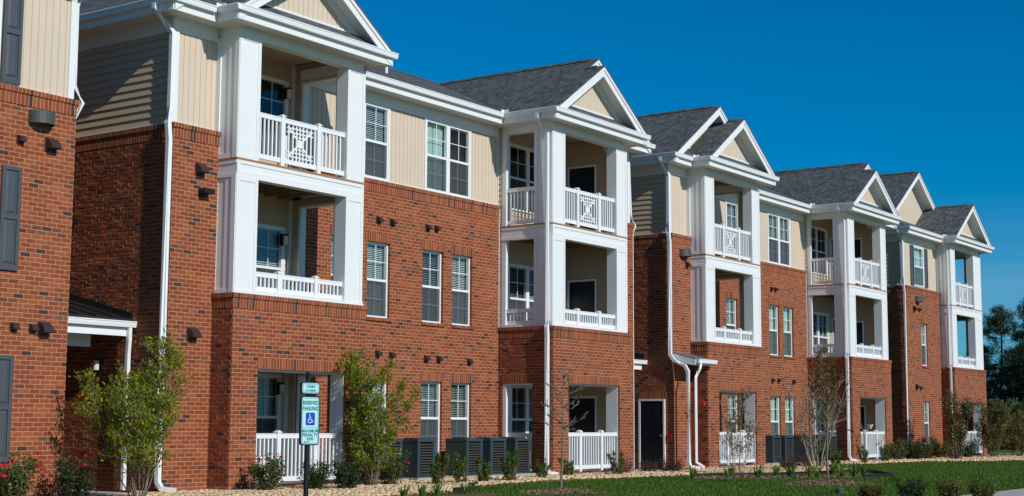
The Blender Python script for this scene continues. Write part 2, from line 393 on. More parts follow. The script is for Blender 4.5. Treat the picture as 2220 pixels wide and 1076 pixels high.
# walls --------------------------------------------------------------
def P3(axis, p, u, z): return (u, p, z) if axis == 'y' else (p, u, z)
def wall(mb, axis, p0, p1, u0, u1, z0, z1, holes=()):
    us = sorted({u0, u1, *[h[k] for h in holes for k in (0, 1) if u0 < h[k] < u1]})
    zs = sorted({z0, z1, *[h[k] for h in holes for k in (2, 3) if z0 < h[k] < z1]})
    def solid(i, j):
        if i < 0 or j < 0 or i >= len(us)-1 or j >= len(zs)-1: return False
        cu = (us[i]+us[i+1])/2; cz = (zs[j]+zs[j+1])/2
        return not any(h[0] < cu < h[1] and h[2] < cz < h[3] for h in holes)
    for i in range(len(us)-1):
        for j in range(len(zs)-1):
            if not solid(i, j): continue
            a, b, c, d = us[i], us[i+1], zs[j], zs[j+1]
            for p in (p0, p1): mb.poly([P3(axis, p, a, c), P3(axis, p, b, c), P3(axis, p, b, d), P3(axis, p, a, d)])
            for (ok, q) in ((solid(i-1, j), ((a, c), (a, d))), (solid(i+1, j), ((b, c), (b, d))), (solid(i, j-1), ((a, c), (b, c))), (solid(i, j+1), ((a, d), (b, d)))):
                if ok: continue
                (ua, za), (ub, zb) = q
                mb.poly([P3(axis, p0, ua, za), P3(axis, p0, ub, zb), P3(axis, p1, ub, zb), P3(axis, p1, ua, za)])
    return mb
def boards(mb, axis, p, sgn, u0, u1, zb, zt, holes=(), bw=0.145, dep=0.022, gw=0.012):
    """vertical boards with V grooves; zb, zt numbers or functions of u; sgn=-1 means outward is negative"""
    fb = zb if callable(zb) else (lambda u: zb); ft = zt if callable(zt) else (lambda u: zt)
    us = {u0, u1}
    gs = []
    k = math.ceil((u0+0.02)/bw)
    while k*bw < u1-0.02:
        gs.append(k*bw); us |= {k*bw-gw, k*bw, k*bw+gw}; k += 1
    for h in holes:
        for q in (0, 1):
            if u0 < h[q] < u1: us.add(h[q])
    us = sorted(u for u in us if u0-1e-6 <= u <= u1+1e-6)
    def d(u):
        for g in gs:
            if abs(u-g) < gw: return dep*(1-abs(u-g)/gw)
        return 0
    for a, b in zip(us[:-1], us[1:]):
        if b-a < 1e-5: continue
        iv = [((fb(a), fb(b)), (ft(a), ft(b)))]
        c = (a+b)/2
        for h in holes:
            if h[0] < c < h[1]:
                (lo, hi) = iv.pop(); iv.append((lo, (h[2], h[2]))); iv.append(((h[3], h[3]), hi))
        for lo, hi in iv:
            if hi[0]-lo[0] < 1e-4 and hi[1]-lo[1] < 1e-4: continue
            da, db = p-sgn*d(a), p-sgn*d(b)
            mb.poly([P3(axis, da, a, lo[0]), P3(axis, db, b, lo[1]), P3(axis, db, b, hi[1]), P3(axis, da, a, hi[0])])
    return mb
def laps(mb, axis, p, sgn, u0, u1, z0, z1, holes=(), e=0.15, out=0.025):
    n = math.ceil((z1-z0)/e)
    for k in range(n):
        a = z0+k*e; b = min(z0+(k+1)*e, z1)
        zs = sorted({a, b, *[h[q] for h in holes for q in (2, 3) if a < h[q] < b]})
        for za, zb in zip(zs[:-1], zs[1:]):
            cz = (za+zb)/2; cuts = sorted([(h[0], h[1]) for h in holes if h[2] < cz < h[3]])
            segs = []; c = u0
            for (ha, hb) in cuts:
                if ha > c: segs.append((c, min(ha, u1)))
                c = max(c, hb)
            if c < u1: segs.append((c, u1))
            o = lambda z: p+sgn*(out*(1-(z-a)/e)+0.002)
            for (ua, ub) in segs:
                mb.poly([P3(axis, o(za), ua, za), P3(axis, o(za), ub, za), P3(axis, o(zb), ub, zb), P3(axis, o(zb), ua, zb)])
                if za == a: mb.poly([P3(axis, p, ua, a), P3(axis, p, ub, a), P3(axis, o(a), ub, a), P3(axis, o(a), ua, a)])
    return mb

# ------------------------------------------------------------------ shared part meshes
CACHE = {}
def cached(key, fn):
    if key not in CACHE: CACHE[key] = fn()
    return CACHE[key]
def mk(mb, name, mat, smooth=False):
    me = mb.mesh(name, (0, 0, 0), smooth); me.materials.append(MATS[mat]); return me
rnd = random.Random(5)
def sash_parts(w_, h_):
    fr = MB(); bd = 0.045; hm = h_*0.5
    fr.box(0, bd, 0, .09, 0, h_); fr.box(w_-bd, w_, 0, .09, 0, h_); fr.box(bd, w_-bd, 0, .09, 0, bd); fr.box(bd, w_-bd, 0, .09, h_-bd, h_)
    fr.box(bd, w_-bd, .012, .07, hm-.028, hm+.028)
    mu_ = MB(); c = w_/2; mw = .008
    up = (hm+.028+h_-bd)/2; lo = (bd+hm-.028)/2
    mu_.box(c-mw, c+mw, .022, .034, hm+.028, h_-bd); mu_.box(bd, c-mw, .022, .034, up-mw, up+mw); mu_.box(c+mw, w_-bd, .022, .034, up-mw, up+mw)
    mu_.box(c-mw, c+mw, .05, .06, bd, hm-.028); mu_.box(bd, c-mw, .05, .06, lo-mw, lo+mw); mu_.box(c+mw, w_-bd, .05, .06, lo-mw, lo+mw)
    gu = MB().poly([(bd, .036, hm+.02), (w_-bd, .036, hm+.02), (w_-bd, .036, h_-bd), (bd, .036, h_-bd)])
    gl = MB().poly([(bd, .062, bd), (w_-bd, .062, bd), (w_-bd, .062, hm-.02), (bd, .062, hm-.02)])
    scn = MB().poly([(bd, .02, bd), (w_-bd, .02, bd), (w_-bd, .02, hm-.02), (bd, .02, hm-.02)])
    gl.v += gu.v; gl.f.append((4, 5, 6, 7))
    return [mk(fr, 'window_frame', 'white_vinyl'), mk(mu_, 'muntins', 'white_vinyl'), mk(gl, 'window_pane', 'glass'), mk(scn, 'insect_screen', 'screen')]
def blind_mesh(w_, h_, drop, tilt):
    mb = MB(); pitch = .043; n = int(h_*drop/pitch)
    for k in range(n):
        z = h_-.07-k*pitch; dz = .024*math.sin(tilt); dy = .024*math.cos(tilt)
        mb.poly([(.05, .13-dy, z-dz), (w_-.05, .13-dy, z-dz), (w_-.05, .13+dy, z+dz), (.05, .13+dy, z+dz)])
    mb.box(.05, w_-.05, .11, .15, h_-.06, h_-.03)
    return mk(mb, 'blind', 'blind_white')
def curtain_mesh(w_, h_):
    mb = MB(); n = 26
    for k in range(n):
        a = .04+(w_-.08)*k/n; b = .04+(w_-.08)*(k+1)/n
        ya = .15+.018*math.sin(k*1.1); yb = .15+.018*math.sin((k+1)*1.1)
        mb.poly([(a, ya, .03), (b, yb, .03), (b, yb, h_-.03), (a, ya, h_-.03)])
    return mk(mb, 'curtain', 'curtain_green', True)
def add_window(bld, x, y, z, w_, h_, cover='blind', twin=False, trim=None):
    """window facing -Y; x,z lower left corner, y = front of frame"""
    n = 2 if twin else 1; ww = (w_-.05)/2 if twin else w_
    key = (round(ww, 3), round(h_, 3)); parts = cached(('sash',)+key, lambda: sash_parts(*key))
    first = None
    for k in range(n):
        ox = k*(ww+.05)
        if k == 0:
            first = at(bld, 'window', parts[0], (x, y, z)); par = first; rel = (0, 0, 0)
        else:
            o = D.objects.new('window_frame', parts[0]); COL.objects.link(o); o.parent = first; o.location = (ox, 0, 0)
        for me in parts[1:]:
            c = D.objects.new(me.name.split('.')[0], me); COL.objects.link(c); c.parent = first; c.location = (ox, 0, 0)
        cv = cover if isinstance(cover, str) else cover[k]
        if cv == 'blind':
            me = cached(('bl',)+key+(1,), lambda: blind_mesh(key[0], key[1], 1.0, 0.75))
        elif cv == 'blind_half':
            me = cached(('bl',)+key+(2,), lambda: blind_mesh(key[0], key[1], 0.97, 0.35))
        elif cv == 'curtain': me = cached(('cu',)+key, lambda: curtain_mesh(*key))
        else: me = None
        if me:
            c = D.objects.new(me.name.split('.')[0], me); COL.objects.link(c); c.parent = first; c.location = (ox, 0, 0)
    if twin:
        mm = cached(('mull', round(h_, 3)), lambda: mk(MB().box(0, .05, .004, .085, 0, h_), 'mullion', 'white_vinyl'))
        c = D.objects.new('mullion', mm); COL.objects.link(c); c.parent = first; c.location = (ww, 0, 0)
    if trim == 'brick':
        ml = cached(('lint', round(w_, 3)), lambda: mk(MB().box(-.06, w_+.06, -.075, .02, 0, .205), 'lintel', 'soldier_brick'))
        c = D.objects.new('lintel', ml); COL.objects.link(c); c.parent = first; c.location = (0, 0, h_+.001)
        ms = cached(('sill', round(w_, 3)), lambda: mk(MB().box(-.02, w_+.06, -.11, .03, -.075, -.001), 'window_sill', 'soldier_brick'))
        c = D.objects.new('window_sill', ms); COL.objects.link(c); c.parent = first; c.location = (0, 0, 0)
    elif trim == 'white':
        ms = cached(('casing', round(w_, 3), round(h_, 3)), lambda: mk(MB().box(-.05, -.001, -.012, .03, -.03, h_+.04).box(w_+.001, w_+.05, -.012, .03, -.03, h_+.04).box(-.001, w_+.001, -.012, .03, h_+.001, h_+.04), 'casing', 'white_vinyl'))
        c = D.objects.new('casing', ms); COL.objects.link(c); c.parent = first
    return first
def rail_mesh(Lr, h_, panel=None):
    mb = MB(); 
    mb.box(0, Lr, -.03, .03, h_-.075, h_); mb.box(0, Lr, -.022, .022, .0, .095)
    mb.box(0, Lr, -.036, .036, h_, h_+.022)
    n = max(2, round(Lr/.112)); 
    skip = panel or (9, 9)
    for k in range(1, n):
        x = Lr*k/n
        if skip[0] < x < skip[1]: continue
        mb.box(x-.018, x+.018, -.018, .018, .095, h_-.075)
    return mb
def fret_mesh(a, b, h_):
    """lattice panel between the two posts: outer rectangle, inner bars, diagonals, centre block"""
    mb = MB(); z0, z1 = .095, h_-.075; w_ = b-a; H = z1-z0; y0, y1 = -.012, .012
    def bar(x0, x1, zz0, zz1): mb.box(a+x0*w_, a+x1*w_, y0, y1, z0+zz0*H, z0+zz1*H)
    bw = .036; bh = .034
    for fx in (.16, .29, .71, .84): bar(fx-bw/2, fx+bw/2, .1, .9)
    for fx in (.04, .96): bar(fx-bw/2, fx+bw/2, 0, 1)
    for fx in (.40, .5, .60): bar(fx-bw/2, fx+bw/2, 0, .40); bar(fx-bw/2, fx+bw/2, .60, 1)
    for fx in (.40, .60): bar(fx-bw/2, fx+bw/2, .40, .60)
    for fz in (.33, .67): mb.box(a+.29*w_, a+.71*w_, y0-.001, y1+.001, z0+(fz-.015)*H, z0+(fz+.015)*H)
    for fx in (.16, .29, .71, .84): bar(fx-bw/2, fx+bw/2, 0, .1); bar(fx-bw/2, fx+bw/2, .9, 1)
    for fz in (.1, .22, .78, .9):
        mb.box(a+.1*w_, a+.9*w_, y0-.002, y1+.002, z0+(fz-bh/2)*H, z0+(fz+bh/2)*H)
    bar(.41, .59, .40, .60)
    def diag(x0, zz0, x1, zz1, t=.017):
        p = Vector((a+x0*w_, 0, z0+zz0*H)); q = Vector((a+x1*w_, 0, z0+zz1*H)); d = (q-p).normalized(); n = Vector((-d.z, 0, d.x))*t
        pr = [p+n, q+n, q-n, p-n]
        mb.ext([(v.x, v.z) for v in pr], 'y', y0-.004, y1+.004)
    diag(.16, .1, .43, .42); diag(.84, .1, .57, .42); diag(.16, .9, .43, .58); diag(.84, .9, .57, .58)
    return mb
def post_mesh(h_, low=0.0):
    mb = MB().box(-.052, .052, -.052, .052, -low, h_+.035)
    mb.box(-.066, .066, -.066, .066, h_+.035, h_+.058)
    mb.ext([(-.055, h_+.058), (.055, h_+.058), (0.0, h_+.085)], 'y', -.05, .05)
    return mb
def add_railing(bld, x, y, z, Lr, h_, posts, fret=False, rotz=0, low=0.0):
    key = (round(Lr, 2), round(h_, 2), tuple(posts), fret)
    pan = (posts[0]+.04, posts[1]-.04) if fret else None
    me = cached(('rail',)+key, lambda: mk(rail_mesh(Lr, h_, pan), 'railing', 'white_vinyl'))
    o = at(bld, 'railing', me, (x, y, z)); o.rotation_euler = (0, 0, rotz)
    pm = cached(('post', round(h_, 2), low), lambda: mk(post_mesh(h_, low), 'newel_post', 'white_vinyl'))
    for p in posts:
        c = D.objects.new('newel_post', pm); COL.objects.link(c); c.parent = o; c.location = (p, -.004, 0)
    if fret:
        fm = cached(('fret',)+key, lambda: mk(fret_mesh(posts[0]+.052, posts[1]-.052, h_), 'fretwork_panel', 'white_vinyl'))
        c = D.objects.new('fretwork_panel', fm); COL.objects.link(c); c.parent = o
    return o
def vent_mesh(s_):
    mb = MB(); mb.box(-s_*.55, s_*.55, -.02, 0, -s_*.55, s_*.55)
    pr = [(-.0205, s_*.5), (-.05, s_*.5), (-.12*s_/.2-.02, s_*.12), (-.15*s_/.2-.02, -s_*.28), (-.15*s_/.2, -s_*.33), (-.0205, -s_*.33)]
    mb.ext(pr, 'x', -s_*.46, s_*.46)
    return mb
def add_vent(bld, x, y, z, s_=.14):
    me = cached(('vent', s_), lambda: mk(vent_mesh(s_), 'dryer_vent', 'vent_brown'))
    return at(bld, 'wall_vent', me, (x, y, z))
def half_lamp_mesh():
    mb = MB(); n = 14
    def ring(r, z): return [(r*math.cos(PI+PI*k/n), r*math.sin(PI+PI*k/n)*.95, z) for k in range(n+1)]
    a, b = ring(.245, 0), ring(.245, .22)
    for k in range(n): mb.poly([a[k], a[k+1], b[k+1], b[k]])
    mb.poly(b); mb.box(-.06, .06, -.1, 0, .05, .2)
    c = ring(.235, .0); 
    for k in range(n): mb.poly([c[k+1], c[k], (c[k][0], c[k][1], .215), (c[k+1][0], c[k+1][1], .215)])
    mb.box(-.246, .246, -.012, 0, -.0, .22)
    return mb
def add_half_lamp(bld, x, y, z):
    return at(bld, 'wall_lamp', cached('hl', lambda: mk(half_lamp_mesh(), 'wall_lamp', 'lamp_gray', True)), (x, y, z))
def add_porch_lamp(bld, x, y, z, rotz=0):
    me = cached('pl', lambda: mk(MB().box(-.055, .055, -.03, 0, -.13, .13).box(-.03, .03, -.1, -.03, .05, .1).cyl(0, -.12, .08, .12, .065), 'wall_lamp', 'black_metal'))
    o = at(bld, 'wall_lamp', me, (x, y, z)); o.rotation_euler = (0, 0, rotz)
    gm = cached('plg', lambda: mk(MB().cyl(0, -.12, -.1, .079, .055), 'lamp_shade', 'lamp_glass', False))
    c = D.objects.new('lamp_shade', gm); COL.objects.link(c); c.parent = o
    return o
def add_shutter(bld, x, y, z, w_, h_):
    def f():
        mb = MB(); mb.box(0, w_, -.02, 0, 0, h_); b = .065
        mb.box(0, b, -.045, -.02, 0, h_); mb.box(w_-b, w_, -.045, -.02, 0, h_)
        mb.box(b, w_-b, -.045, -.02, 0, .09); mb.box(b, w_-b, -.045, -.02, h_-.07, h_); mb.box(b, w_-b, -.045, -.02, h_*.49, h_*.49+.08)
        for (za, zb) in ((.09, h_*.49), (h_*.49+.08, h_-.07)):
            i = .025; a0, a1, c0, c1 = b+i, w_-b-i, za+i, zb-i; j = .03
            mb.poly([(a0+j, -.038, c0+j), (a1-j, -.038, c0+j), (a1-j, -.038, c1-j), (a0+j, -.038, c1-j)])
            for q in (((a0, c0), (a1, c0), (a1-j, c0+j), (a0+j, c0+j)), ((a1, c0), (a1, c1), (a1-j, c1-j), (a1-j, c0+j)), ((a1, c1), (a0, c1), (a0+j, c1-j), (a1-j, c1-j)), ((a0, c1), (a0, c0), (a0+j, c0+j), (a0+j, c1-j))):
                mb.poly([(q[0][0], -.021, q[0][1]), (q[1][0], -.021, q[1][1]), (q[2][0], -.038, q[2][1]), (q[3][0], -.038, q[3][1])])
        return mk(mb, 'shutter', 'shutter_gray')
    return at(bld, 'shutter', cached(('sh', round(w_, 2), round(h_, 2)), f), (x, y, z))
def add_door(bld, axis, p, u0, u1, z0, z1, lite=False, sgn=-1):
    """door facing -X (axis x) or -Y (axis y)"""
    fr = MB(); t = .055
    def bx(mb, a0, a1, ua, ub, za, zb):
        a0, a1 = p+a0, p+a1
        if axis == 'x': mb.box(a0, a1, ua, ub, za, zb)
        else: mb.box(ua, ub, a0, a1, za, zb)
    dr = MB(); bx(dr, -.03, .01, u0+t, u1-t, z0+.02, z1-t)
    H = z1-t-z0; W = u1-u0-2*t
    for (a, b, c, d) in ((.12, .46, .08, .40), (.54, .88, .08, .40), (.12, .46, .48, .92), (.54, .88, .48, .92)):
        bx(dr, -.036, -.03, u0+t+W*a, u0+t+W*b, z0+H*c, z0+H*d)
    o = B(dr, 'door', 'door_black', bld)
    bx(fr, -.05, .02, u0, u0+t, z0, z1); bx(fr, -.05, .02, u1-t, u1, z0, z1); bx(fr, -.05, .02, u0+t, u1-t, z1-t, z1)
    f2 = fr.build('door_frame', 'white_vinyl', o, ORG[bld.name])
    hb = MB()
    if axis == 'x': hb.box(p-.09, p-.036, u0+t+.05, u0+t+.1, z0+.95, z0+1.0)
    else: hb.box(u0+t+.05, u0+t+.1, p-.09, p-.036, z0+.95, z0+1.0)
    hb.build('handle', 'steel', o, ORG[bld.name])
    if lite:
        g = MB(); bx(g, -.04, -.038, u0+t+W*.15, u1-t-W*.15, z0+H*.1, z0+H*.9); g.build('door_glass', 'glass', o, ORG[bld.name])
        w2 = MB()
        for q in ((.12, .15), (.85, .88)): bx(w2, -.045, -.03, u0+t+W*q[0], u0+t+W*q[1], z0+H*.08, z0+H*.92)
        w2.build('glazing_bead', 'white_vinyl', o, ORG[bld.name])
    return o

# ------------------------------------------------------------------ building geometry (metres, camera at the origin)
GZ = -1.3
T, S, SB, M, MBR = 20.49, 21.12, 20.99, 22.20, 22.12
ZC, ZF, ZB, ZT, ZS, ZG = 5.65, 5.09, 2.474, 7.53, 7.74, 7.97
P_ = 19.312
SL, SM = 0.667, 0.43
def frame_y(mb, x0, x1, z0, z1, y, t=.1, d=.014, sides='lrtb', tt=None):
    """raised flat frame on a face at plane y, facing -Y"""
    tt = tt or t
    if 'l' in sides: mb.box(x0, x0+t, y-d, y, z0, z1)
    if 'r' in sides: mb.box(x1-t, x1, y-d, y, z0, z1)
    a = x0+(t if 'l' in sides else 0); b = x1-(t if 'r' in sides else 0)
    if 't' in sides: mb.box(a, b, y-d, y, z1-tt, z1)
    if 'b' in sides: mb.box(a, b, y-d, y, z0, z0+tt)
def frame_x(mb, y0, y1, z0, z1, x, t=.1, d=.014, sides='lrtb', tt=None):
    tt = tt or t
    if 'l' in sides: mb.box(x-d, x, y0, y0+t, z0, z1)
    if 'r' in sides: mb.box(x-d, x, y1-t, y1, z0, z1)
    a = y0+(t if 'l' in sides else 0); b = y1-(t if 'r' in sides else 0)
    if 't' in sides: mb.box(x-d, x, a, b, z1-tt, z1)
    if 'b' in sides: mb.box(x-d, x, a, b, z0, z0+tt)

def tower(bld, x0, x1, kind, opL=.58, opR=.56, ox=0):
    openL = kind == 'B'; openR = kind in 'AC'
    g0 = -1.32; YB = 22.48; yl = M if openL else S
    # ---- brick base
    bx0, bx1, by = x0-.06, x1+.07, T-.07
    ga, gb = x0+.64, x1-.53
    mb = MB(); hb = [(ga, gb, -1.2, 1.045)]
    wall(mb, 'y', by, by+.3, bx0, bx1, g0, ZB-.09, hb)
    sideholes = [(21.05, 21.98, -1.2, 1.045)] if openL else []
    wall(mb, 'x', bx0, bx0+.3, by+.3, (MBR if openL else SB)-.001, g0, ZB-.09, sideholes)
    wall(mb, 'x', bx1-.3, bx1, by+.3, MBR if openR else SB, g0, ZB-.09, [(21.2, 22.08, -1.2, 1.045)] if openR else [])
    B(mb, 'porch_brickwork', 'brick', bld)
    mb = MB()
    ye = (MBR if openL else SB)-.002
    mb.box(bx0-.035, bx1+.035, by-.035, by+.1, ZB-.09, ZB-.001)          # rowlock cap
    mb.box(bx0-.035, bx0+.1, by+.1, ye, ZB-.09, ZB-.001)
    mb.box(bx1-.1, bx1+.035, by+.1, (MBR if openR else SB)-.002, ZB-.09, ZB-.001)
    mb.box(bx0-.012, bx1+.012, by-.012, by-.001, ZB-.29, ZB-.09)
    mb.box(bx0-.012, bx0-.001, by-.001, ye, ZB-.29, ZB-.09)
    mb.box(ga-.02, gb+.02, by-.008, by-.001, 1.045, 1.25)
    if openL: mb.box(bx0-.008, bx0-.001, 21.02, 22.02, 1.045, 1.25)
    B(mb, 'brick_trim', 'soldier_brick', bld)
    # white lining of the ground opening
    mb = MB(); mb.box(ga+.001, ga+.012, by+.06, by+.32, -1.2, 1.04); mb.box(gb-.012, gb-.001, by+.06, by+.42, -1.2, 1.04); mb.box(ga, gb, by+.06, by+.32, 1.005, 1.044)
    if openL: mb.box(bx0+.07, bx0+.3, 21.06, 21.09, -1.2, 1.04); mb.box(bx0+.02, bx0+.3, 21.88, 21.975, -1.2, 1.04); mb.box(bx0+.05, bx0+.3, 21.09, 21.9, 1.0, 1.04)
    if openR: mb.box(bx1-.3, bx1-.0, 22.02, 22.079, -1.2, 1.04)
    B(mb, 'opening_lining', 'white_trim', bld)
    mb = MB(); mb.box(x0-.05, x1+.05, by+.02, YB, -1.33, -1.2); B(mb, 'patio_slab', 'concrete', bld)
    # ---- white frame, two storeys
    fr = MB(); yd = .30
    for (za, zb, zbeam) in ((ZB, ZF-.02, 4.735), (ZF+.02, ZT, ZT)):
        zc = zbeam if za < 3 else ZT
        # front columns
        for (a, b) in ((x0, x0+opL), (x1-opR, x1)):
            fr.box(a, b, T, T+yd, za, zc)
            frame_y(fr, a, b, za, zc-.0, T, .085, .014, 'lrtb', .07)
        # side returns
        if openL:
            fr.box(x0, x0+.16, T+yd, 21.05, za, zc); frame_x(fr, T, 21.05, za, zc, x0, .10, .014, 'lr')
            fr.box(x0+.005, x0+.14, 21.94, 22.07, za, zc)
        else:
            fr.box(x0+.014, x0+.12, T+yd, S+.02, za, zc)
            frame_x(fr, T, S-.001, za, zc, x0+.014, .12, .03, 'lr'); frame_x(fr, T+.12, S-.121, za, za+.09, x0+.014, 0, .02, 't', .09)
        if openR:
            fr.box(x1-.14, x1, T+yd, 20.85, za, zc)
            fr.box(x1-.12, x1, M-.03, M+.06, za, zc)
        else:
            fr.box(x1-.14, x1, T+yd, S, za, zc)
    # mid beam
    z0, z1 = 4.735, ZF-.02
    fr.box(x0, x1, T+.002, T+.2, z0, z1)
    fr.box(x0, x1, T-.014, T+.002, z1-.075, z1); fr.box(x0, x1, T-.014, T+.002, z0, z0+.13)
    fr.box(x0, x0+.085, T-.014, T+.002, z0+.13, z1-.075); fr.box(x1-.085, x1, T-.014, T+.002, z0+.13, z1-.075)
    fr.box(x0+.002, x0+.16, T+.2, yl-(.001 if not openL else .13), z0, z1)
    ya = T; yb_ = yl-.13 if openL else S-.001
    fr.box(x0-.014, x0+.002, ya, yb_, z1-.07, z1); fr.box(x0-.014, x0+.002, ya, yb_, z0, z0+.07)
    if openR: fr.box(x1-.14, x1-.002, T+.2, M-.03, z0, z1)
    else: fr.box(x1-.14, x1-.002, T+.2, S, z0, z1)
    # bottom sill of second storey
    fr.box(x0+opL, x1-opR, T-.01, T+.2, ZB, ZB+.07)
    if openL: fr.box(x0+.002, x0+.18, 21.05, 21.94, ZB, ZB+.06)
    # top beam / frieze (set back behind the columns)
    fr.box(x0+.03, x1-.03, T+.035, T+.24, ZT, ZS+.02)
    fr.box(x0+.03, x0+.2, T+.24, (22.28 if openL else S), ZT, ZS+.02)
    fr.box(x1-.2, x1-.03, T+.24, (M if openR else S), ZT, ZS+.02)
    B(fr, 'porch_frame', 'white_trim', bld)
    # decks
    B(MB().box(x0-.022, x1+.012, T-.024, YB, ZF-.02, ZF+.018), 'deck', 'treated_wood', bld)
    B(MB().box(x0+.1, x1-.1, T+.1, YB, 1.9, 1.94), 'deck', 'treated_wood', bld)
    mb = MB()
    k = x0+.35
    while k < x1-.2: mb.box(k, k+.04, T+.2, YB, 4.86, ZF-.021); k += .4
    B(mb, 'deck_joists', 'joist_wood', bld)
    B(MB().box(x0+.2, x1-.2, T+.24, YB, 7.9, 7.93), 'porch_ceiling', 'ceiling_tan', bld); B(MB().box(x0+.2, x1-.2, T+.22, YB, 1.32, 1.36), 'porch_ceiling', 'ceiling_tan', bld)
    # inner walls with lap siding
    mb = MB(); wt = MB()
    wx = x0+1.55 if kind != 'B' else x0+.84
    dx = x0+.3 if kind != 'B' else x0+3.0
    holes = []
    for zz in (5.70, 2.45, -.75): holes.append((wx, wx+1.78, zz, zz+1.76))
    if kind != 'C':
        dxe = dx+.86 if kind != 'B' else x1-.05
        laps(mb, 'y', YB, -1, x0+.05, x1-.02, -1.2, 7.9, holes)
        for (zz, zt_) in ((ZF+.02, 7.2), (1.94, 4.1), (-1.2, .93)):
            add_door(bld, 'y', YB-.03, dx, dxe, zz, zt_, lite=True)
        for i, zz in enumerate((5.70, 2.45, -.75)):
            add_window(bld, wx, YB-.05, zz, 1.78, 1.76, ('none', 'none') if zz > 5 else 'blind' if zz < 5 and kind == 'A' else ('blind_half', 'blind'), twin=True, trim='white')
            wt.box(x1-.24, x1-.16, YB-.085, YB-.0, (-1.2, 1.94, ZF+.02)[i], (1.32, 4.86, 7.9)[i])
    # right inner wall facing -X
    xi = x1-.15
    if openR:
        for (zz, zt_, zo) in ((ZF+.02, 7.9, 7.5), (1.94, 4.86, 4.73), (-1.2, 1.32, 1.045)):
            laps(mb, 'x', xi, -1, 20.86, YB, zz, zt_, [(21.16, 22.13, zz-1, zo)])
            wt.box(xi-.03, xi+.16, 22.13, 22.2, zz, zo); wt.box(xi-.03, xi+.14, 21.11, 21.16, zz, zo); wt.box(xi-.03, xi+.14, 21.16, 22.13, zo-.05, zo)
        add_porch_lamp(bld, x1-.42, YB-.03, 7.22); add_porch_lamp(bld, x1-.42, YB-.03, 3.97); add_porch_lamp(bld, x1-.42, YB-.03, .75)
    else:
        laps(mb, 'x', xi, -1, 20.86, YB, -1.2, 7.9, [(21.35, 22.3, ZF, 7.2), (21.35, 22.3, 1.9, 4.0), (21.35, 22.3, -1.2, .78)])
        for (zz, zt_) in ((ZF+.02, 7.2), (1.94, 4.0), (-1.2, .78)): add_door(bld, 'x', xi, 21.35, 22.3, zz, zt_)
        # short lap-sided pier beside the open side
        laps(mb, 'x', x0+.005, -1, 22.07, 22.3, ZB, ZT)
        mb.box(x0+.01, x0+.14, 22.07, YB, ZB, 7.9)
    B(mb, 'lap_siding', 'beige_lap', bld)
    if kind != 'C' or True: B(wt, 'corner_trim', 'white_trim', bld)
    # railings
    a, b = x0+opL, x1-opR; Lr = b-a
    ps = (round(Lr*.275, 3), round(Lr*.69, 3))
    add_railing(bld, a, T+.09, ZF+.10, Lr, .90, ps, True, low=.08)
    add_railing(bld, a, T+.09, ZB+.085, Lr, .36, ps, low=.02)
    La = gb-ga; pg = (round(La*.275, 3), round(La*.69, 3))
    add_railing(bld, ga, by+.12, -1.13, La, .91, pg, low=.06)
    if openL:
        for (zz, hh) in ((ZF+.06, .92), (ZB+.07, .38), (-1.12, .88)):
            add_railing(bld, x0+.07, 21.05, zz, .89, hh, (), rotz=PI/2)
    # blocking so no light leaks behind the porch
    return

def gutter_x(mb, y, xa, xb, z=ZG, d=.115):
    """K-style gutter along X whose lip is at y"""
    pr = [(y, z), (y, z-.022), (y+.012, z-.03), (y+.014, z-.06), (y+.026, z-.115), (y+d, z-.115), (y+d, z-.005), (y+.02, z-.012)]
    mb.ext(pr, 'x', xa, xb)
def gutter_y(mb, x, ya, yb, z=ZG, d=.115):
    pr = [(x, z), (x, z-.022), (x+.012, z-.03), (x+.014, z-.06), (x+.026, z-.115), (x+d, z-.115), (x+d, z-.005), (x+.02, z-.012)]
    mb.ext(pr, 'y', ya, yb)

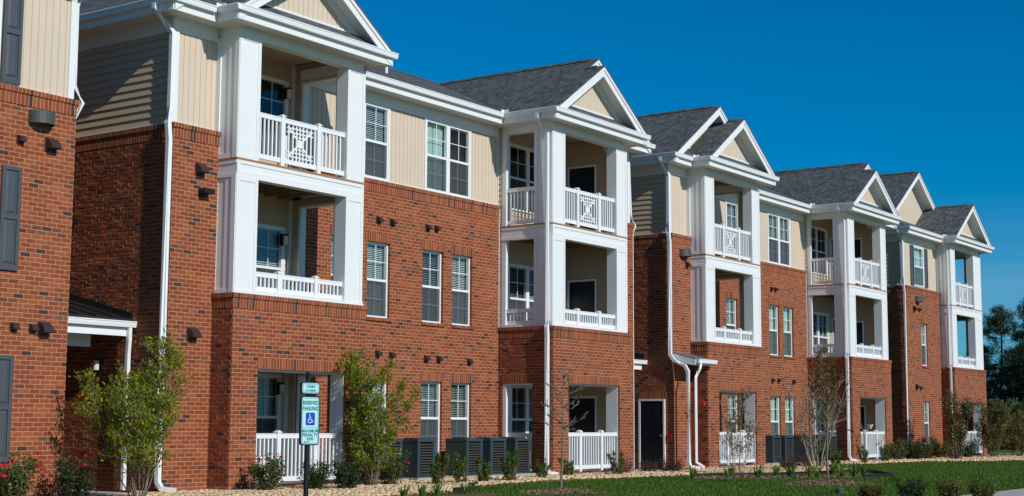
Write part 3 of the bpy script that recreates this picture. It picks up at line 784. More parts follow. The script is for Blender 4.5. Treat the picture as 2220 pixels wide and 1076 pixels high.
def gable(bld, xl, xr, ze, yf, yb, ywall, zwall, wl=None, wr=None, left_back=None, right_back=None, base_trim=True):
    """front gable: roof slabs, rakes, soffits and the board pediment wall"""
    xc = (xl+xr)/2; za = ze+SL*(xc-xl)
    lb = left_back or yb; rb = right_back or yb
    rf = MB()
    rf.slab([(xl, yf, ze), (xc, yf, za), (xc, lb, za), (xl, lb, ze)], .045)
    rf.slab([(xc, yf, za), (xr, yf, ze), (xr, rb, ze), (xc, rb, za)], .045)
    o = B(rf, 'roof', 'shingle', bld)
    rc = MB(); rc.ext([(xc-.13, za-.06), (xc, za+.035), (xc+.13, za-.06), (xc, za-.0)], 'y', yf+.25, min(lb, rb)); rc.build('ridge_cap', 'shingle', o, ORG[bld.name])
    tr = MB()
    def para(x_a, z_a, x_b, z_b, top, bot, y0, y1):
        tr.ext([(x_a, z_a-top), (x_b, z_b-top), (x_b, z_b-bot), (x_a, z_a-bot)], 'y', y0, y1)
    for (xo, s) in ((xl, 1), (xr, -1)):
        xs = xo+s*.02
        para(xs, ze+SL*.02, xc, za, .046, .30, yf+.035, yf+.075)        # rake board
        para(xs+s*.0, ze+SL*.02, xc, za, .046, .13, yf+.008, yf+.035)   # upper trim
        # sloping soffit and lining back to the wall
        para(xo+s*.25, ze+SL*.25, xc, za, .13, .17, yf+.075, ywall+.02)
        # inner frieze on pediment wall
        para(xo+s*.3, ze+SL*.3, xc, za, .17, .34, ywall-.03, ywall-.002)
    B(tr, 'rake_trim', 'white_trim', bld)
    # pediment wall
    tz = lambda u: ze+SL*min(u-xl, xr-u)-.2
    zb = zwall if callable(zwall) else (lambda u: zwall)
    u = xl+.01
    if not callable(zwall):
        ua = xl+(zwall-ze+.2)/SL; ub = xr-(zwall-ze+.2)/SL
    else: ua, ub = wl, wr
    pm = MB()
    boards(pm, 'y', ywall, -1, ua, xc, zb, tz); boards(pm, 'y', ywall, -1, xc, ub, zb, tz)
    B(pm, 'pediment_siding', 'beige_board', bld)
    bk = MB(); bk.poly([(xl+.3, ywall+.03, ze-.05), (xr-.3, ywall+.03, ze-.05), (xc, ywall+.03, za-.1)]); 
    bk.build('pediment_backing', 'interior_dark', bld, ORG[bld.name])
    if base_trim and not callable(zwall):
        b2 = MB(); b2.box(ua+.05, ub-.05, ywall-.035, ywall-.002, zwall-.01, zwall+.035); B(b2, 'base_trim', 'white_trim', bld)
    return o

def strip_walls(bld, xa, xb, side=None, holes_b=(), holes_s=()):
    """narrow front wall on plane S: brick below, boards above"""
    mb = MB(); wall(mb, 'y', SB, SB+.28, xa, xb, -1.35, ZC-.09, holes_b); B(mb, 'brick_wall', 'brick', bld)
    mb = MB(); 
    mb.box(xa-.03 if side == 'l' else xa, xb+(.035 if side == 'r' else 0), SB-.035, S, ZC-.09, ZC-.001)
    mb.box(xa, xb, SB-.012, SB-.001, ZC-.29, ZC-.09); B(mb, 'brick_trim', 'soldier_brick', bld)
    mb = MB(); boards(mb, 'y', S, -1, xa, xb, ZC, ZS, holes_s); B(mb, 'board_siding', 'beige_board', bld)
    tr = MB(); tr.box(xa, xb, S-.028, S-.002, ZC, ZC+.035)
    tr.box(xa-.0, xb, S-.02, S+.012, 7.46, ZS)
    tr.box(xa, xb, S-.04, S-.02, 7.455, 7.49)
    if side == 'l': tr.box(xa-.012, xa+.115, S-.03, S-.0015, ZC+.0355, 7.455); tr.box(xa-.032, xa-.012, S-.03, S+.1, ZC, 7.455)
    if side == 'r': tr.box(xb-.115, xb+.012, S-.03, S-.0015, ZC+.0355, 7.455)
    B(tr, 'wall_trim', 'white_trim', bld)

def side_wall(bld, x, holes=()):
    mb = MB(); wall(mb, 'x', x-.04, x+.25, SB+.001, 31, -1.35, ZC-.09, holes); B(mb, 'brick_wall', 'brick', bld)
    mb = MB(); mb.box(x-.075, x+.1, SB-.034, 31, ZC-.09, ZC-.001); mb.box(x-.052, x-.041, SB, 31, ZC-.29, ZC-.09); B(mb, 'brick_trim', 'soldier_brick', bld)
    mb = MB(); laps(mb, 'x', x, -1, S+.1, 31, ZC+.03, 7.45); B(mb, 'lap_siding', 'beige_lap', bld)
    tr = MB(); tr.box(x-.035, x+.01, S+.1, 31, ZC, ZC+.03); tr.box(x-.03, x+.02, S, 31, 7.44, ZS); B(tr, 'wall_trim', 'white_trim', bld)
def brick_relief(bld, x, y0, y1, z0, z1, holes=(), seed=1):
    """individual brick faces standing proud of a wall facing -X, as hand-laid rough brick does"""
    rs = random.Random(seed); mb = MB(); bw, bh = .2066, .0795
    for r in range(math.ceil(z0/bh), math.floor(z1/bh)):
        off = .5*((r+1000) % 2)
        k = math.floor(y0/bw+off)
        while (k-off)*bw < y1:
            a, b = max(y0, (k-off)*bw+.007), min(y1, (k+1-off)*bw-.007); za, zb = r*bh+.007, (r+1)*bh-.007; k += 1
            if b-a < .03: continue
            cy, cz = (a+b)/2, (za+zb)/2
            if any(h[0]-.03 < b and a < h[1]+.03 and h[2]-.02 < zb and za < h[3]+.02 for h in holes): continue
            p = rs.uniform(.003, .009); t = [x-max(.001, p+rs.uniform(-.0045, .0045)) for _ in range(4)]
            i = len(mb.v); c = .004
            mb.v += [(x, a, za), (x, b, za), (x, b, zb), (x, a, zb), (t[0], a+c, za+c), (t[1], b-c, za+c), (t[2], b-c, zb-c), (t[3], a+c, zb-c)]
            for q in ((4, 5, 6, 7), (0, 1, 5, 4), (1, 2, 6, 5), (2, 3, 7, 6), (3, 0, 4, 7)): mb.f.append(tuple(i+j for j in q))
    return B(mb, 'brick_face', 'brick', bld)
def soffits(bld, boxes, name='eave_soffit'):
    mb = MB()
    for b in boxes: mb.box(*b)
    return B(mb, name, 'soffit_white', bld)

def make_unit(bld, ox, which):
    s, a1, a2, b1, b2, c = [v+ox for v in (18.73, 19.85, 23.57, 30.87, 34.56, 35.74)]
    xl, xm0, xm1, xr = s-.45, a2+.45, b1-.45, c+.45
    yS, yM, yT = 20.66, 21.72, 20.10
    brick_relief(bld, s-.04, SB+.005, 26, -1.3, ZC-.30, [(21.15, 22.2, -1.4, 1.0)] if which == 2 else [], 5+which)
    brick_relief(bld, a1-.06, T-.065, SB-.005, -1.3, ZB-.30, [], 8); brick_relief(bld, b1-.06, T-.065, MBR-.005, -1.3, ZB-.30, [(21.03, 22.0, -1.3, 1.26)], 9)
    # walls
    strip_walls(bld, s, a1, 'l'); strip_walls(bld, b2, c, 'r')
    side_wall(bld, s)
    mb = MB(); wall(mb, 'x', c-.25, c, SB+.281, 31, -1.35, ZC-.01); wall(mb, 'y', 30.8, 31, s, c, -1.35, ZS); B(mb, 'brick_wall', 'brick', bld)
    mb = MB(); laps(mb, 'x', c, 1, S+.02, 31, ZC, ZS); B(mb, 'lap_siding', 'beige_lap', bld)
    # main wall
    wx = [24.40, 25.62, 27.66, 28.84]; wx = [v+ox for v in wx]; ww = .82
    holes = [(x, x+ww, z, z+1.76) for x in wx for z in (2.44, -.74)]
    mb = MB(); wall(mb, 'y', MBR, MBR+.3, a2+.001, b1-.0, -1.35, ZC-.09, holes); B(mb, 'brick_wall', 'brick', bld)
    mb = MB(); mb.box(a2, b1-.06, MBR-.035, M, ZC-.09, ZC-.001); mb.box(a2+.01, b1-.0, MBR-.012, MBR-.001, ZC-.29, ZC-.09); B(mb, 'brick_trim', 'soldier_brick', bld)
    tw = [(24.60+ox, 26.38+ox), (27.82+ox, 29.60+ox)]
    mb = MB(); boards(mb, 'y', M, -1, a2, b1, ZC, ZS, [(p, q, 5.69, 7.44) for p, q in tw]); B(mb, 'board_siding', 'beige_board', bld)
    tr = MB(); tr.box(a2, b1-.05, M-.028, M-.002, ZC, ZC+.035); tr.box(a2, b1, M-.025, M+.01, 7.5, ZS); tr.box(a2, b1, M-.04, M-.0255, 7.455, 7.5)
    tr.box(b1-.04, b1-.002, M-.03, M-.002, ZC+.0355, 7.455); tr.box(b1-.075, b1-.061, MBR-.03, M+.02, 2.48, ZC+.02)
    B(tr, 'wall_trim', 'white_trim', bld)
    mb = MB(); wall(mb, 'y', M+.3, M+.35, a2, b1, -1.3, ZS, holes+[(p, q, 5.69, 7.44) for p, q in tw]); 
    mb.box(a2+.1, b1-.1, 24.5, 24.55, -1.3, 7.7); mb.box(a2, b1, 22.5, 24.5, ZF-.3, ZF-.2); mb.box(a2, b1, 22.5, 24.5, 1.7, 1.8)
    B(mb, 'room_shade_backing', 'interior_dark', bld)  # dark backing behind the windows, room shade put into its colour
    r2 = random.Random(int(ox*10)+3)
    u2 = which == 2
    for k, x in enumerate(wx):
        add_window(bld, x, MBR+.07, 2.44, ww, 1.76, ('curtain' if k >= 2 else 'blind') if u2 else 'blind' if k != 2 else 'blind_half', trim='brick')
        add_window(bld, x, MBR+.07, -.74, ww, 1.76, ('curtain' if k >= 2 else 'blind') if u2 else 'blind_half' if k > 1 else 'blind', trim='brick')
    add_window(bld, tw[0][0], M-.02, 5.69, 1.78, 1.75, 'blind', True, 'white')
    add_window(bld, tw[1][0], M-.02, 5.69, 1.78, 1.75, ('curtain', 'blind_half') if not u2 else 'blind', True, 'white')
    # porch towers
    tower(bld, a1, a2, 'A', ox=ox); tower(bld, b1, b2, 'B', ox=ox)
    # eaves: gutters, fascia, soffit
    g = MB()
    gutter_x(g, yS-.115, xl-.0, a1-.45-.11); gutter_y(g, xl-.115, yS-.1, 31.4)
    gutter_x(g, yT-.115, a1-.45-.0, xm0+.06); gutter_y(g, a1-.45-.115, yT-.1, yS-.116)
    gutter_x(g, yM-.115, a2+.1, xm1-.111); gutter_y(g, xm1-.115, yT-.1, yM-.0)
    gutter_x(g, yT-.115, xm1, b2+.45+.05); gutter_x(g, yS-.115, b2+.3, xr+.11); 
    B(g, 'gutter', 'white_vinyl', bld)
    f = MB()
    f.box(xl-.001, a1-.451, yS, yS+.02, 7.70, 7.95); f.box(xl-.0, xl+.02, yS+.02, 31.4, 7.70, 7.95)
    f.box(a1-.45, xm0, yT, yT+.02, 7.70, 7.95); f.box(a1-.45, a1-.43, yT+.02, yS, 7.70, 7.95); f.box(xm0-.02, xm0, yT+.02, yM, 7.70, 7.95)
    f.box(xm0, xm1+.02, yM, yM+.02, 7.70, 7.95); f.box(xm1, xm1+.02, yT+.02, yM, 7.70, 7.95)
    f.box(xm1, b2+.45, yT, yT+.02, 7.70, 7.95); f.box(b2+.43, b2+.45, yT+.02, yS, 7.70, 7.95)
    f.box(b2+.45, xr, yS, yS+.02, 7.70, 7.95); f.box(xr-.02, xr, yS+.02, 31.4, 7.70, 7.95)
    B(f, 'fascia', 'white_trim', bld)
    e = .02; z0, z1 = 7.725, 7.745
    soffits(bld, [(xl+e, s, yS+e, 31.4, z0, z1), (s, a1-.43, yS+e, S, z0, z1), (a1-.43, a1+.03, yT+e, S, z0, z1),
                  (a1+.03, a2-.03, yT+e, T+.035, z0, z1), (a2-.03, xm0-e, yT+e, M, z0, z1), (xm0-e, xm1+e, yM+e, M, z0, z1),
                  (xm1+e, b1+.03, yT+e, M, z0, z1), (b1+.03, b2-.03, yT+e, T+.035, z0, z1), (b2-.03, b2+.43, yT+e, S, z0, z1), (b2+.43, c, yS+e, S, z0, z1), (c, xr-e, yS+e, 31.4, z0, z1)])
    # splash guards at the valleys
    mb = MB()
    for (x, y) in ((a1-.47, yS-.12), (xm1-.12, yM-.12)):
        mb.box(x-.11, x+.0, y+.01, y+.03, ZG-.01, ZG+.07); mb.box(x+.0, x+.02, y-.11, y+.03, ZG-.01, ZG+.07)
    B(mb, 'splash_guard', 'white_vinyl', bld)
    # roofs
    yr = 26.1; xA = (xl+xm0)/2; xB = (xm1+xr)/2; zA = ZG+SL*(xA-xl)
    gable(bld, xl, xm0, ZG, yS-.07, yr, S, 8.4)
    gable(bld, xm1, xr, ZG, yS-.07, yr, S, 8.4)
    gable(bld, a1-.45, xm0, ZG, yT-.05, S, T, 8.27, left_back=S, right_back=yS-.071)
    gable(bld, xm1, b2+.45, ZG, yT-.05, S, T, 8.27, left_back=yS-.071, right_back=S)
    rf = MB()
    rf.slab([(xm0, yM-.08, ZG-.0), (xm1, yM-.08, ZG-.0), (xB, yr, zA+.002), (xA, yr, zA+.002)], .05)
    rf.slab([(xl, yr, ZG), (xA, yr, zA), (xA, 28.6, zA), (xl, 31.5, ZG)], .05)
    rf.slab([(xB, yr, zA), (xr, yr, ZG), (xr, 31.5, ZG), (xB, 28.6, zA)], .05)
    rf.slab([(xA, yr, zA), (xB, yr, zA), (xB, 28.6, zA), (xA, 28.6, zA)], .05)
    rf.slab([(xA, 28.6, zA), (xB, 28.6, zA), (xr, 31.5, ZG), (xl, 31.5, ZG)], .05)
    # little pent roofs under the pediments
    for (p, q) in ((a1-.4, xm0-.05), (xm1+.05, b2+.4)): rf.slab([(p, yT-.05, 7.975), (q, yT-.05, 7.975), (q-.52, T+.02, 8.29), (p+.52, T+.02, 8.29)], .03)
    rf.slab([(xl+.05, yS-.05, 7.975), (a1, yS-.05, 7.975), (a1, S+.02, 8.38), (xl+.7, S+.02, 8.38)], .03); rf.slab([(b2, yS-.05, 7.975), (xr-.05, yS-.05, 7.975), (xr-.7, S+.02, 8.38), (b2, S+.02, 8.38)], .03)
    B(rf, 'roof', 'shingle', bld)
    rc = MB(); rc.ext([(yr-.14, zA-.05), (yr, zA+.04), (yr+.14, zA-.05)], 'x', xA, xB); B(rc, 'ridge_cap', 'shingle', bld)
    pv = MB(); pv.cyl(27.95+ox, 23.6, 8.75, 9.22, .04, 8); B(pv, 'vent_pipe', 'white_vinyl', bld)
    # wall fittings
    for (x, z) in ((25.99, 4.72), (26.48, 4.72), (27.83, 4.74), (28.17, 4.76), (26.02, 1.6), (26.52, 1.59), (27.82, 1.56), (28.31, 1.57), (29.55, 1.55)):
        add_vent(bld, x+ox, MBR, z)
    if not u2:
        add_vent(bld, s+.63, SB, 4.83, .22); add_vent(bld, s+.55, SB, 1.67, .22)
        wl = MB(); wl.box(s+.62, s+.80, SB-.03, SB, 4.30, 4.46); wl.box(s+.60, s+.86, SB-.2, SB-.03, 4.37, 4.46); B(wl, 'wall_lamp', 'black_metal', bld)
    else:
        add_half_lamp(bld, s+.66, SB, 5.0); add_vent(bld, s+.86, SB, 4.78, .16)
    # downspouts
    ds = MB()
    r = .064
    xw = s-.09
    if not u2:
        ds.tube([(xl-.06, 21.1, 7.86), (xl-.06, 21.1, 7.78), (s-.075, 21.08, 7.4), (s-.075, 21.08, 5.98), (s-.15, 21.04, 5.62), (s-.13, 21.02, 5.3), (s-.13, 21.02, -1.08), (s-.12, 20.93, -1.2), (s+.02, 20.7, -1.23)], r, 4, True)
    else:
        ds.tube([(xl-.06, 21.1, 7.86), (xl-.06, 21.1, 7.78), (s-.075, 21.08, 7.4), (s-.075, 21.08, 5.98), (s-.15, 21.04, 5.62), (s-.13, 21.02, 5.3), (s-.13, 21.02, 2.05), (s-.12, 20.9, 1.88), (s-.12, 20.55, 1.72), (s-.12, 20.45, 1.55), (s-.12, 20.45, -1.05), (s-.1, 20.4, -1.18), (s+.12, 20.2, -1.22)], r, 4, True)
    B(ds, 'downspout', 'white_vinyl', bld)
    ds = MB(); ds.tube([(b1-.5, 20.62, 7.86), (b1-.5, 20.62, 7.76), (b1-.09, 20.6, 7.42), (b1-.07, 20.6, 2.62), (b1-.15, 20.56, 2.42), (b1-.13, 20.56, 2.2), (b1-.13, 20.56, -1.05), (b1-.12, 20.5, -1.18), (b1+.05, 20.35, -1.22)], r, 4, True)
    B(ds, 'downspout', 'white_vinyl', bld)
    ds = MB(); ds.tube([(a2+.35, 20.75, 7.86), (a2+.35, 20.75, 7.76), (a2+.06, 20.62, 7.42), (a2+.055, 20.62, 2.75), (a2+.17, 20.6, 2.47), (a2+.16, 20.95, 2.3), (a2+.16, 20.95, -1.2)], r*.8, 4, True)
    B(ds, 'downspout', 'white_vinyl', bld)
    ds = MB(); ds.tube([(c+.3, 21.2, 7.8), (c+.06, 21.15, 7.4), (c+.05, 21.1, 5.95), (c+.13, 21.0, 5.6), (c+.06, 21.06, 5.3), (c+.06, 21.06, -1.2)], .045, 4, True)
    B(ds, 'downspout', 'white_vinyl', bld)

def canopy_alley(bld, xa, xb, spout=True):
    """metal shed canopy across the entry between two buildings"""
    z0 = 1.95; y0 = 21.95; y1 = 25.5; k = .25
    rf = MB(); rf.slab([(xa, y0, z0), (xb, y0, z0), (xb, y1, z0+k*(y1-y0)), (xa, y1, z0+k*(y1-y0))], .05)
    x = xa+.2
    while x < xb-.06: rf.slab([(x, y0+.02, z0+.03), (x+.025, y0+.02, z0+.03), (x+.025, y1, z0+k*(y1-y0)+.03), (x, y1, z0+k*(y1-y0)+.03)], .03); x += .4
    rf.slab([(xb-.03, y0, z0+.11), (xb-.002, y0, z0+.11), (xb-.002, y1, z0+k*(y1-y0)+.11), (xb-.03, y1, z0+k*(y1-y0)+.11)], .11)
    o = B(rf, 'entry_canopy', 'canopy_metal', bld)
    g = MB(); gutter_x(g, y0-.12, xa, xb+.0, 1.9, .11); g.box(xa, xb-.16, y0-.005, y0+.02, 1.62, 1.88)
    g.box(xa, xb-.5, y0+.6, y0+.66, 1.42, 1.9)
    g.build('gutter', 'white_vinyl', o, ORG[bld.name])
    if spout: d = MB(); d.tube([(xb-.13, y0-.05, 1.8), (xb-.13, y0-.05, 1.55), (xb-.12, y0-.02, 1.3), (xb-.12, y0-.02, -1.25)], .052, 4, True); d.build('downspout', 'white_vinyl', o, ORG[bld.name])
    sf = MB(); sf.box(xa, xb-.02, y0+.021, y1, 1.86, 1.88); sf.build('canopy_soffit', 'soffit_white', o, ORG[bld.name])
    # recessed entry wall at the back of the passage, with a door
    w_ = MB(); wall(w_, 'y', 26.0, 26.25, xa, xb-.05, -1.35, ZS); B(w_, 'entry_wall', 'brick', bld)
    add_door(bld, 'y', 25.97, xa+.5, xb-.6, -1.3, .85)

def canopy_notch(bld, xa, xb):
    z1, z0 = 2.12, 1.93; ya, yb = 20.25, SB-.001
    rf = MB(); rf.slab([(xa, ya, z0), (xb, ya, z0), (xb, yb, z1), (xa, yb, z1)], .03)
    o = B(rf, 'service_canopy', 'canopy_gray', bld)
    t_ = MB(); t_.ext([(ya, z0-.031), (yb, z1-.031), (yb, z1-.26), (ya+.1, z0-.19), (ya, z0-.19)], 'x', xa, xb-.002)
    t_.build('canopy_fascia', 'white_trim', o, ORG[bld.name])
    g = MB(); gutter_x(g, ya-.13, xa+.02, xb+.06, z0-.02, .12); g.build('gutter', 'white_vinyl', o, ORG[bld.name])
    d = MB(); d.tube([(xa+.15, ya-.08, z0-.1), (xa+.15, ya-.08, z0-.26), (xa+.05, ya+.02, z0-.55), (xa+.05, ya+.02, -1.05), (xa+.2, ya-.15, -1.2)], .05, 4, True); d.build('downspout', 'white_vinyl', o, ORG[bld.name])

def building(loc, label):
    o = empty('apartment_building', loc, label, 'building'); ORG[o.name] = tuple(loc); return o

GRP = None
b1_ = building((27, 21, GZ), 'brick and beige three-storey apartment building with two balcony towers, behind the reserved parking sign')
make_unit(b1_, 0, 1)
b2_ = building((27+P_, 21, GZ), 'middle brick apartment building with black side door, red fire alarm and a small service canopy')
make_unit(b2_, P_, 2)
s2 = 18.73+P_
add_door(b2_, 'x', s2-.042, 21.25, 22.13, -1.28, .76)
ln = MB(); ln.box(s2-.05, s2-.041, 21.2, 22.2, .765, .97); B(ln, 'door_lintel', 'soldier_brick', b2_)
canopy_alley(b1_, 16.43, 18.69); canopy_alley(b2_, 16.43+P_, 18.69+P_, False)
canopy_notch(b2_, s2-.04, s2+1.06)
al = MB(); al.box(s2-.09, s2-.041, 20.95+.08, 21.12, -.42, -.24); B(al, 'fire_alarm_box', 'fixture_red', b2_)
al = MB(); al.box(38.70, 38.80, 20.40, 20.42, .55, .72).cyl(38.75, 20.38, .58, .69, .05, 10); B(al, 'alarm_strobe', 'fixture_red', b2_)
add_vent(b2_, 38.98, SB-.0, 1.45, .2)
add_porch_lamp(b1_, 18.69, 22.83, 1.1, -PI/2)

# building at the left edge (its right end) -------------------------------------------------
b0_ = building((14, 21, GZ), 'left-edge brick apartment building with gray panelled shutters and a half-round wall lamp')
c0 = 35.74-P_
h_b = [(14.02, 14.84, 2.44, 4.2), (14.02, 14.84, -.74, 1.02)]
strip_walls(b0_, 9.5, c0, 'r', h_b, [(14.0, 14.84, 5.69, 7.44)])
for z in (2.44, -.74): add_window(b0_, 14.02, SB+.07, z, .82, 1.76, 'blind', trim='brick')
add_window(b0_, 14.0, S-.02, 5.69, .84, 1.75, 'blind', trim='white')
for xx in (13.55, 14.93):
    add_shutter(b0_, xx, S-.0, 5.72, .38, 1.75); add_shutter(b0_, xx+.02, SB, 2.52, .38, 1.76); add_shutter(b0_, xx+.02, SB, -.66, .38, 1.76)
add_half_lamp(b0_, 15.68, SB, 5.08); add_vent(b0_, 15.29, SB, 4.76, .13); add_vent(b0_, 15.91, SB, 4.76, .22)
for (x, q) in ((15.32, .13), (15.70, .13), (15.92, .22)): add_vent(b0_, x, SB, 1.58, q)
mb = MB(); wall(mb, 'x', c0-.25, c0, SB+.281, 31, -1.35, ZC-.01); wall(mb, 'y', 30.8, 31, 9.5, c0, -1.35, ZS); wall(mb, 'x', 9.5, 9.7, SB+.3, 30.8, -1.35, ZS); B(mb, 'brick_wall', 'brick', b0_)
mb = MB(); laps(mb, 'x', c0, 1, S+.02, 31, ZC, ZS); B(mb, 'lap_siding', 'beige_lap', b0_)
ds = MB(); ds.tube([(c0+.3, 21.2, 7.8), (c0+.05, 21.15, 7.4), (c0+.04, 21.12, 5.95), (c0+.13, 21.0, 5.62), (c0+.02, 21.08, 5.3), (c0+.02, 21.08, -1.2)], .04, 4, True); B(ds, 'downspout', 'white_vinyl', b0_)
rf = MB(); rf.slab([(9.2, 20.55, ZG), (c0+.45, 20.55, ZG), (c0-2.4, 26, 9.9), (9.2, 26, 9.9)], .05); rf.slab([(c0+.45, 20.55, ZG), (c0+.45, 31.4, ZG), (c0-2.4, 26, 9.9)], .05); rf.slab([(9.2, 26, 9.9), (c0-2.4, 26, 9.9), (c0+.45, 31.4, ZG), (9.2, 31.4, ZG)], .05)
B(rf, 'roof', 'shingle', b0_)
g = MB(); gutter_x(g, 20.545, 9.2, c0+.5); B(g, 'gutter', 'white_vinyl', b0_)
soffits(b0_, [(9.2, c0+.43, 20.68, S, 7.725, 7.745), (c0, c0+.43, S, 31.3, 7.725, 7.745)])
mb = MB(); mb.box(9.8, c0-.3, 22.5, 22.6, -1.3, 7.7); B(mb, 'room_shade_backing', 'interior_dark', b0_)  # sheet coloured near-black as the unlit room behind the panes

# far building ---------------------------------------------------------------------------
b3_ = building((61, 21, GZ), 'farthest brick apartment building with a tall beige gable and narrow shuttered window')
s3 = 18.73+2*P_; a3 = s3+3.963; e3 = a3+4.003
hb3 = [(58.98, 59.66, 2.47, 4.2), (59.02, 59.72, -.73, 1.02)]
strip_walls(b3_, s3, a3, 'l', hb3, [(58.62, 59.78, 5.72, 7.36)])
side_wall(b3_, s3)
brick_relief(b3_, s3-.04, SB+.005, 24, -1.3, ZC-.30, [], 12); brick_relief(b3_, a3-.06, T-.065, SB-.005, -1.3, ZB-.30, [], 13)
add_window(b3_, 58.98, SB+.06, 2.47, .68, 1.73, 'curtain', trim='brick'); add_window(b3_, 59.02, SB+.06, -.73, .70, 1.75, 'blind', trim='brick')
add_window(b3_, 58.64, S-.02, 5.74, 1.12, 1.62, 'curtain', trim='white')
add_shutter(b3_, 58.22, S, 5.74, .38, 1.64); add_shutter(b3_, 59.84, S, 5.74, .38, 1.64)
add_half_lamp(b3_, 58.57, SB, 5.05); add_vent(b3_, 58.15, SB, 4.74, .2); add_vent(b3_, 58.75, SB, 4.74, .14); add_vent(b3_, 58.2, SB, 1.58, .2); add_vent(b3_, 58.68, SB, 1.55, .14)
mb = MB(); mb.box(s3+.3, a3, 22.5, 22.6, -1.3, 7.7); B(mb, 'room_shade_backing', 'interior_dark', b3_)  # added backing, its black colour standing for room shade
mb = MB(); wall(mb, 'y', 30.8, 31, s3, a3+.2, -1.35, ZS); wall(mb, 'x', a3, a3+.2, 22.6, 30.8, -1.35, ZS); B(mb, 'brick_wall', 'brick', b3_)
tower(b3_, a3, e3, 'C', .56, 1.02)
xl, xr = s3-.45, e3+.45; yS, yT = 20.66, 20.10
g = MB(); gutter_x(g, yS-.115, xl, a3-.56); gutter_y(g, xl-.115, yS-.1, 31.4); gutter_x(g, yT-.115, a3-.45, xr+.1); gutter_y(g, a3-.565, yT-.1, yS-.116); B(g, 'gutter', 'white_vinyl', b3_)
f = MB(); f.box(xl, a3-.451, yS, yS+.02, 7.70, 7.95); f.box(xl, xl+.02, yS+.02, 31.4, 7.70, 7.95); f.box(a3-.45, xr, yT, yT+.02, 7.70, 7.95); f.box(a3-.45, a3-.43, yT+.02, yS, 7.70, 7.95); f.box(xr-.02, xr, yT+.02, 31.4, 7.70, 7.95); B(f, 'fascia', 'white_trim', b3_)
soffits(b3_, [(xl+.02, s3, yS+.02, 31.4, 7.725, 7.745), (s3, a3-.43, yS+.02, S, 7.725, 7.745), (a3-.43, a3+.03, yT+.02, S, 7.725, 7.745), (a3+.03, e3-.03, yT+.02, T+.035, 7.725, 7.745), (e3-.03, xr-.02, yT+.02, 31.4, 7.725, 7.745)])
xc = (xl+xr)/2
low = lambda u: 8.70+.0*u
gable(b3_, xl, xr, ZG, 21.72, 31.4, 22.2, low, xl+1.0, xr-1.0)
gable(b3_, a3-.45, xr, ZG, yT-.05, 22.2, T, 8.27)
rf = MB(); rf.slab([(xl, yS-.06, ZG), (a3, yS-.06, ZG), (a3, 22.2, 8.70), (xl+1.08, 22.2, 8.70)], .05); rf.slab([(xl, yS-.06, ZG), (xl+1.08, 22.2, 8.70), (xl, 22.2, ZG)], .05)
rf.slab([(a3-.4, yT-.05, 7.975), (xr-.05, yT-.05, 7.975), (xr-.57, T+.02, 8.29), (a3+.12, T+.02, 8.29)], .03); B(rf, 'roof', 'shingle', b3_)
mb = MB(); mb.box(a3-.47-.1, a3-.47, 20.56, 20.58, ZG-.01, ZG+.07); mb.box(a3-.47, a3-.45, 20.44, 20.58, ZG-.01, ZG+.07); B(mb, 'splash_guard', 'white_vinyl', b3_)
for pts in ([(xl-.06, 21.1, 7.86), (xl-.06, 21.1, 7.78), (s3-.09, 21.08, 7.4), (s3-.09, 21.08, 5.98), (s3-.15, 21.04, 5.62), (s3-.13, 21.02, 5.3), (s3-.13, 21.02, -1.1), (s3, 20.8, -1.2)],
            [(a3-.5, 20.62, 7.86), (a3-.5, 20.62, 7.76), (a3-.09, 20.6, 7.42), (a3-.07, 20.6, 2.62), (a3-.15, 20.56, 2.42), (a3-.13, 20.56, 2.2), (a3-.13, 20.56, -1.1), (a3, 20.4, -1.2)],
            [(e3+.4, 20.6, 7.8), (e3+.1, 20.6, 7.5), (e3+.06, 20.6, 7.3)]):
    ds = MB(); ds.tube(pts, .052, 4, True); B(ds, 'downspout', 'white_vinyl', b3_)
#NEXT
# ------------------------------------------------------------------ ground
def sheet(name, poly, z, mat, label=None):
    mb = MB().poly([(p[0], p[1], z) for p in poly]); return structure(mb.build(name, mat), label)
sheet('ground', [(-600, -600), (1500, -600), (1500, 1500), (-600, 1500)], GZ-.03, 'far_ground')
sheet('lawn', [(5, -2), (140, -2), (140, 60), (5, 60)], GZ-.018, 'lawn')
BED = [(9, 17.2), (19, 16.9), (23.1, 17.3), (24.6, 18.35), (26.5, 18.8), (28.1, 18.85), (30.6, 18.55), (32.5, 18.6), (34.3, 17.7), (35.6, 16.7), (37.2, 16.35), (39.6, 16.3), (41.6, 17.1), (43.4, 18.9), (45.2, 19.5), (47.8, 19.5), (52.7, 18.95), (56, 16.9), (60, 16.8), (66, 17.4), (74, 18.2)]
sheet('gravel_bed', BED+[(74, 23), (9, 23)], GZ-.008, 'gravel_base')
STRIP = [(32.0, 17.0), (33.2, 15.9), (34.4, 15.1), (36.9, 14.0), (38.2, 15.2), (39.3, 16.1), (37.1, 16.15), (35.4, 16.5), (34.1, 17.45), (32.8, 17.9)]
sheet('mulch_strip', STRIP, GZ-.012, 'mulch')
LILY2 = [(17.5, 17.2), (19.2, 16.7), (23.0, 17.1), (23.4, 16.3), (20.5, 15.6), (17, 15.8)]
sheet('mulch_strip', LILY2, GZ-.012, 'mulch')
pm = MB().box(22, 33.6, 5.6, 9.25, GZ-.1, GZ+.012); structure(pm.build('path', 'concrete'), 'pale concrete path along the front of the lawn')
pm = MB().box(16.6, 18.5, 20.9, 26, GZ-.1, GZ+.015); structure(pm.build('path', 'concrete'), 'pale concrete path into the entry passage')
pm = MB().box(35.5, 38.4, 20.15, 26, GZ-.1, GZ+.01); structure(pm.build('path', 'concrete'), 'pale concrete path to the black side door')
rng = np.random.default_rng(11)
